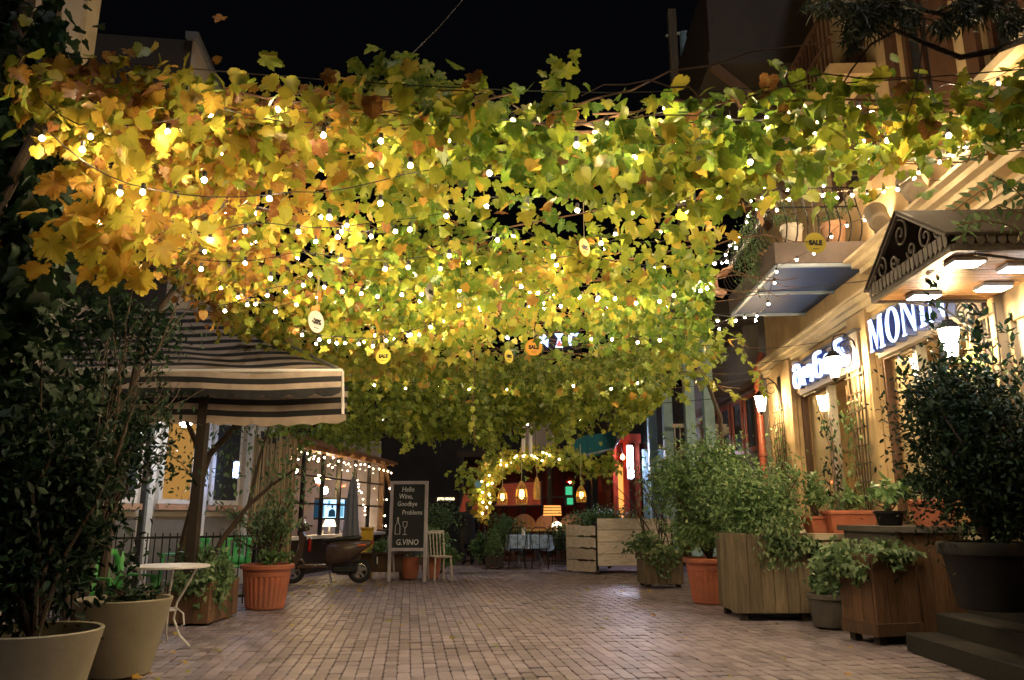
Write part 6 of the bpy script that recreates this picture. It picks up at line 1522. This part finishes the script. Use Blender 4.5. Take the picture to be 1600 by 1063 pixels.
# --- loose hanging sprays
def spray(label, pts, n, size=(.06, .11), tint=(.2, .6), parent=None):
    t = thing('vine_spray', label, 'vine', pts[0], 0, 'loose vine sprays'); o = Vector(pts[0]); q = [Vector(p) - o for p in pts]
    MB().tube(q, .005, 4).build('stem', 'cane', t); P = []
    for k in range(n): a = (k + random.random() * .8) / n * (len(q) - 1); a = min(a, len(q) - 1.001); i = int(a); P.append(tuple(q[i].lerp(q[i + 1], a - i) + Vector((random.gauss(0, .03), random.gauss(0, .03), 0))))
    foliage('leaves', np.array(P), t, GRAPE_T, 'grape_leaf', size, tint, (0, -.8, .3), TIP, .4)
spray('pale leafy spray dangling diagonally before the dark eaves', [at(1040, 540, 9.5), at(1080, 560, 9.5), at(1105, 590, 9.5), at(1130, 610, 9.5), at(1158, 625, 9.5)], 22, (.07, .12), (.35, .7))
spray('leafy spray dangling straight down before the dark eaves', [at(1058, 545, 9.3), at(1063, 580, 9.3), at(1068, 612, 9.3), at(1066, 628, 9.3)], 12)
spray('leafy spray hanging beside the red drainpipe', [at(1155, 520, 10.5), at(1165, 560, 10.5), at(1185, 590, 10.5), at(1190, 618, 10.5)], 16)
spray('thin leafy spray hanging between two sale tags', [at(742, 530, 9.2), at(741, 580, 9.2), at(738, 640, 9.2), at(742, 690, 9.2)], 14, (.05, .09))
spray('leafy spray dangling over the dark lane', [at(760, 660, 12.0), at(768, 700, 12.0), at(770, 730, 12.0)], 16, (.08, .14), (.2, .5))
spray('short leafy spray dangling above the chalkboard', [at(634, 655, 12.0), at(637, 690, 12.0), at(636, 705, 12.0)], 9, (.07, .11), (.3, .55))
spray('long leafy spray dangling before the teal awning', [at(900, 600, 11.5), at(890, 660, 11.5), at(893, 700, 11.5), at(915, 722, 11.5)], 26, (.07, .12), (.2, .55))

# --- lit vine arch farther along
ar = thing('vine_arch', 'vine arch full of fairy lights in front of the red restaurant', 'vine', (0, 0, 0))
MB().tube(AP, .02, 6).build('bent_pole', 'iron_black', ar); MB().tube([(-4.6, 16.6, 3.6), (-2, 16.6, 3.45), (1, 16.5, 3.4), (4.95, 16.3, 3.7)], .008, 5).build('support_cable', 'wire_dark', ar)
for p_ in AP[2:]: MB().tube([p_, (p_.x, p_.y, 3.43)], .005, 4).build('hanger', 'wire_dark', ar)
P = []
for k in range(1300):
    a = random.random() ** 1.15 * 6.999; i = int(a); b = AP[i].lerp(AP[i + 1], a - i); P.append((b.x + random.gauss(0, .12), b.y + random.gauss(0, .12), b.z + random.gauss(-.05, .13)))
P = np.array(P); foliage('foliage', P, ar, GRAPE_T, 'grape_leaf', (.07, .12), np.clip(.62 - .12 * P[:, 0] + RNG.normal(0, .14, len(P)), 0, 1), FACE, TIP, .6)
P = []
for k in range(90): P.append((-.62 + random.gauss(-.22, .2), 16.4 + random.gauss(0, .1), 2.0 + random.gauss(0, .18)))
foliage('side_leaves', np.array(P), ar, GRAPE_T, 'grape_leaf', (.07, .12), (.2, .5), FACE, TIP, .5)

# ================================================================== SALE TAGS
def sale(label, px, py, Y, dpx, txt, m, yaw=0, cord=.5):
    p = at(px, py, Y); r = dpx / 2 * Y / 1200; t = thing('sale_tag', label, 'tag', p, R(yaw), 'round tags hung from the vine')
    n = 32; MB().prism([(r * math.cos(2 * math.pi * i / n), r * math.sin(2 * math.pi * i / n)) for i in range(n)], lambda u, v, w: (u, w - .003, v), .006).build('disc', m, t)
    if txt:
        text('print', txt, r * .62, 'tag_ink', t, (0, -.005, .0), (R(90), 0, 0), .0008, bold=.004, sx=.92); MB().box(-r * .3, r * .3, -.0045, -.0035, -r * .6, -r * .54).build('small_print', 'tag_ink', t)
    MB().tube([(0, 0, r * .9), (0, 0, r + cord)], .003, 4).build('thread', 'wire_pale', t)
sale('olive yellow round SALE tag hanging before the balcony', 1274, 380, 6.0, 36, 'SALE', 'tag_olive', 4, .42)
sale('orange round SALE tag hanging by the bright roof sign', 834, 543, 8.3, 27, 'SALE', 'tag_orange', 6, .4)
sale('pale yellow round SALE tag hanging above the glasshouse', 599, 557, 8.6, 25, 'SALE', 'tag_yellow', -12, .35)
sale('yellow round minus twenty percent tag beside the orange SALE tag', 795, 557, 8.6, 21, '-20%', 'tag_yellow', 50, .35)
sale('orange round minus twenty percent tag high among the leaves', 913, 387, 5.6, 30, '-20%', 'tag_orange', 50, .3)
sale('white round tag turned almost edge on near the awning corner', 494, 503, 6.6, 36, '-20%', 'tag_white', 62, .35)
sale('cream round tag turned almost edge on in the middle leaves', 672, 457, 6.7, 30, '-20%', 'tag_white', 68, .3)
sale('yellow round tag turned edge on beside the balcony pots', 1211, 275, 5.9, 34, '-20%', 'tag_olive', 72, .25)
sale('yellow round tag behind a glowing bulb by the balcony corner', 1064, 455, 7.4, 27, '-20%', 'tag_yellow', 25, .3)
sale('pale blue round tag at the tip of the vine arch', 747, 757, 16.2, 11, '', 'tag_blue', 0, .25)

# ================================================================== NEAR BRANCHES, RIGHT TOP
ct = thing('cedar_tree', 'dark conifer whose drooping branches hang over the cafe upper windows', 'tree', (3.75, 2.5, 0))
MB().tube([(0, 0, 0), (.03, 0, 2), (0, .05, 4), (-.05, 0, 6.5)], [.16, .14, .11, .06], 10).build('trunk', 'bark', ct, smooth=True)
def W(px, py, Y=3.6): return at(px, py, Y) - Vector((3.75, 2.5, 0))
mb = MB(); ends = []
for pts, r in (([Vector((0, 0, 4.2)), W(1620, 55, 3.2), W(1560, 78), W(1500, 90), W(1445, 68), W(1400, 48), W(1370, 30)], .022), ([Vector((0, 0, 4.6)), W(1620, -20, 3.2), W(1540, 15), W(1470, 22), W(1405, 10), W(1330, 10)], .02), ([W(1400, 48), W(1360, 70), W(1330, 110), W(1318, 130)], .008), ([W(1445, 30), W(1440, 80), W(1430, 140), W(1415, 190)], .006), ([Vector((0, 0, 4.8)), W(1600, -40, 3.3), W(1480, -30), W(1350, -25), W(1260, -10)], .02)):
    mb.tube(pts, [r * (1 - .6 * k / (len(pts) - 1)) for k in range(len(pts))], 7); ends.append(pts)
mb.build('branch', 'bark', ct, smooth=True)
P = []
for (px, py, sx, sy, n) in ((1350, 25, 34, 26, 900), (1385, 8, 40, 14, 500), (1300, 5, 40, 12, 400), (1472, 38, 14, 14, 220), (1510, 12, 26, 20, 500), (1585, 28, 18, 20, 420), (1535, 5, 40, 10, 300), (1420, 22, 14, 18, 240), (1330, 60, 10, 12, 120)):
    for k in range(n): P.append(tuple(W(px + random.gauss(0, sx * .5), py + random.gauss(0, sy * .5), 3.6 + random.gauss(0, .15))))
foliage('needles', np.array(P), ct, NEEDLE_T, 'needle_leaf', (.05, .10), (0, 1.), (0, -.3, .5), (0, 0, -1), .9)
def pinnate(label, stems_, n, tint=(.2, .7), size=(.06, .10), Y=4.6):
    o = at(stems_[0][0][0], stems_[0][0][1], Y); t = thing('pinnate_climber', label, 'plant', o, 0, 'feathery sprigs by the canopy'); mb = MB(); P = []; TP = []
    for st in stems_:
        q = [at(x, y, Y + random.gauss(0, .05)) - o for x, y in st]; mb.tube(q, .005, 5)
        for k in range(n):
            a = (k + .5) / n * (len(q) - 1.001); i = int(a); b = q[i].lerp(q[i + 1], a - i); d = (q[i + 1] - q[i]).normalized()
            for s_ in (-1, 1): P.append(tuple(b)); TP.append(tuple(Vector((d.z * s_, 0, -d.x * s_)) + d * .3 + Vector((0, random.gauss(0, .3), -.25))))
    mb.build('stem', 'cane', t)
    P = np.array(P); me = leaf_mesh('leaflets', P, rnd(len(P), .35) + np.array((0, -.8, .3)), np.array(TP), RNG.uniform(size[0], size[1], len(P)), RNG.uniform(tint[0], tint[1], len(P)), OVAL_T, 'ivy_leaf'); stuff(link('leaflets', me, t))
pinnate('feathery green sprigs hanging before the cornice floodlights', [[(1600, 150), (1560, 175), (1530, 215), (1510, 255)], [(1620, 160), (1585, 170), (1550, 195)]], 9)
pinnate('feathery green sprigs lying across the canopy roof', [[(1610, 300), (1570, 285), (1530, 300), (1490, 330)], [(1610, 370), (1570, 350), (1530, 345), (1495, 352)], [(1600, 335), (1560, 320), (1520, 345), (1500, 372)], [(1610, 320), (1580, 290), (1550, 275)]], 10, Y=5.1)
cw = thing('overhead_cable', 'thin dark cable crossing the night sky', 'cable', at(640, 88, 12)); q = at(728, -6, 12) - at(640, 88, 12); MB().tube([(0, 0, 0), q * .5 + Vector((0, 0, -.05)), q, q * 3], .008, 4).build('wire', 'steel_grey', cw)
sl = thing('roof_mast', 'slim mast with a pale cross piece beside the timber loggia', 'mast', at(1072, 140, 14.0)); MB().tube([(0, 0, -3), (0, 0, 1.3)], .07, 8).build('pole', 'paint_blue', sl); MB().beam((-.35, 0, 1.22), (.08, 0, 1.32), .04).build('cross_piece', 'white_paint', sl)
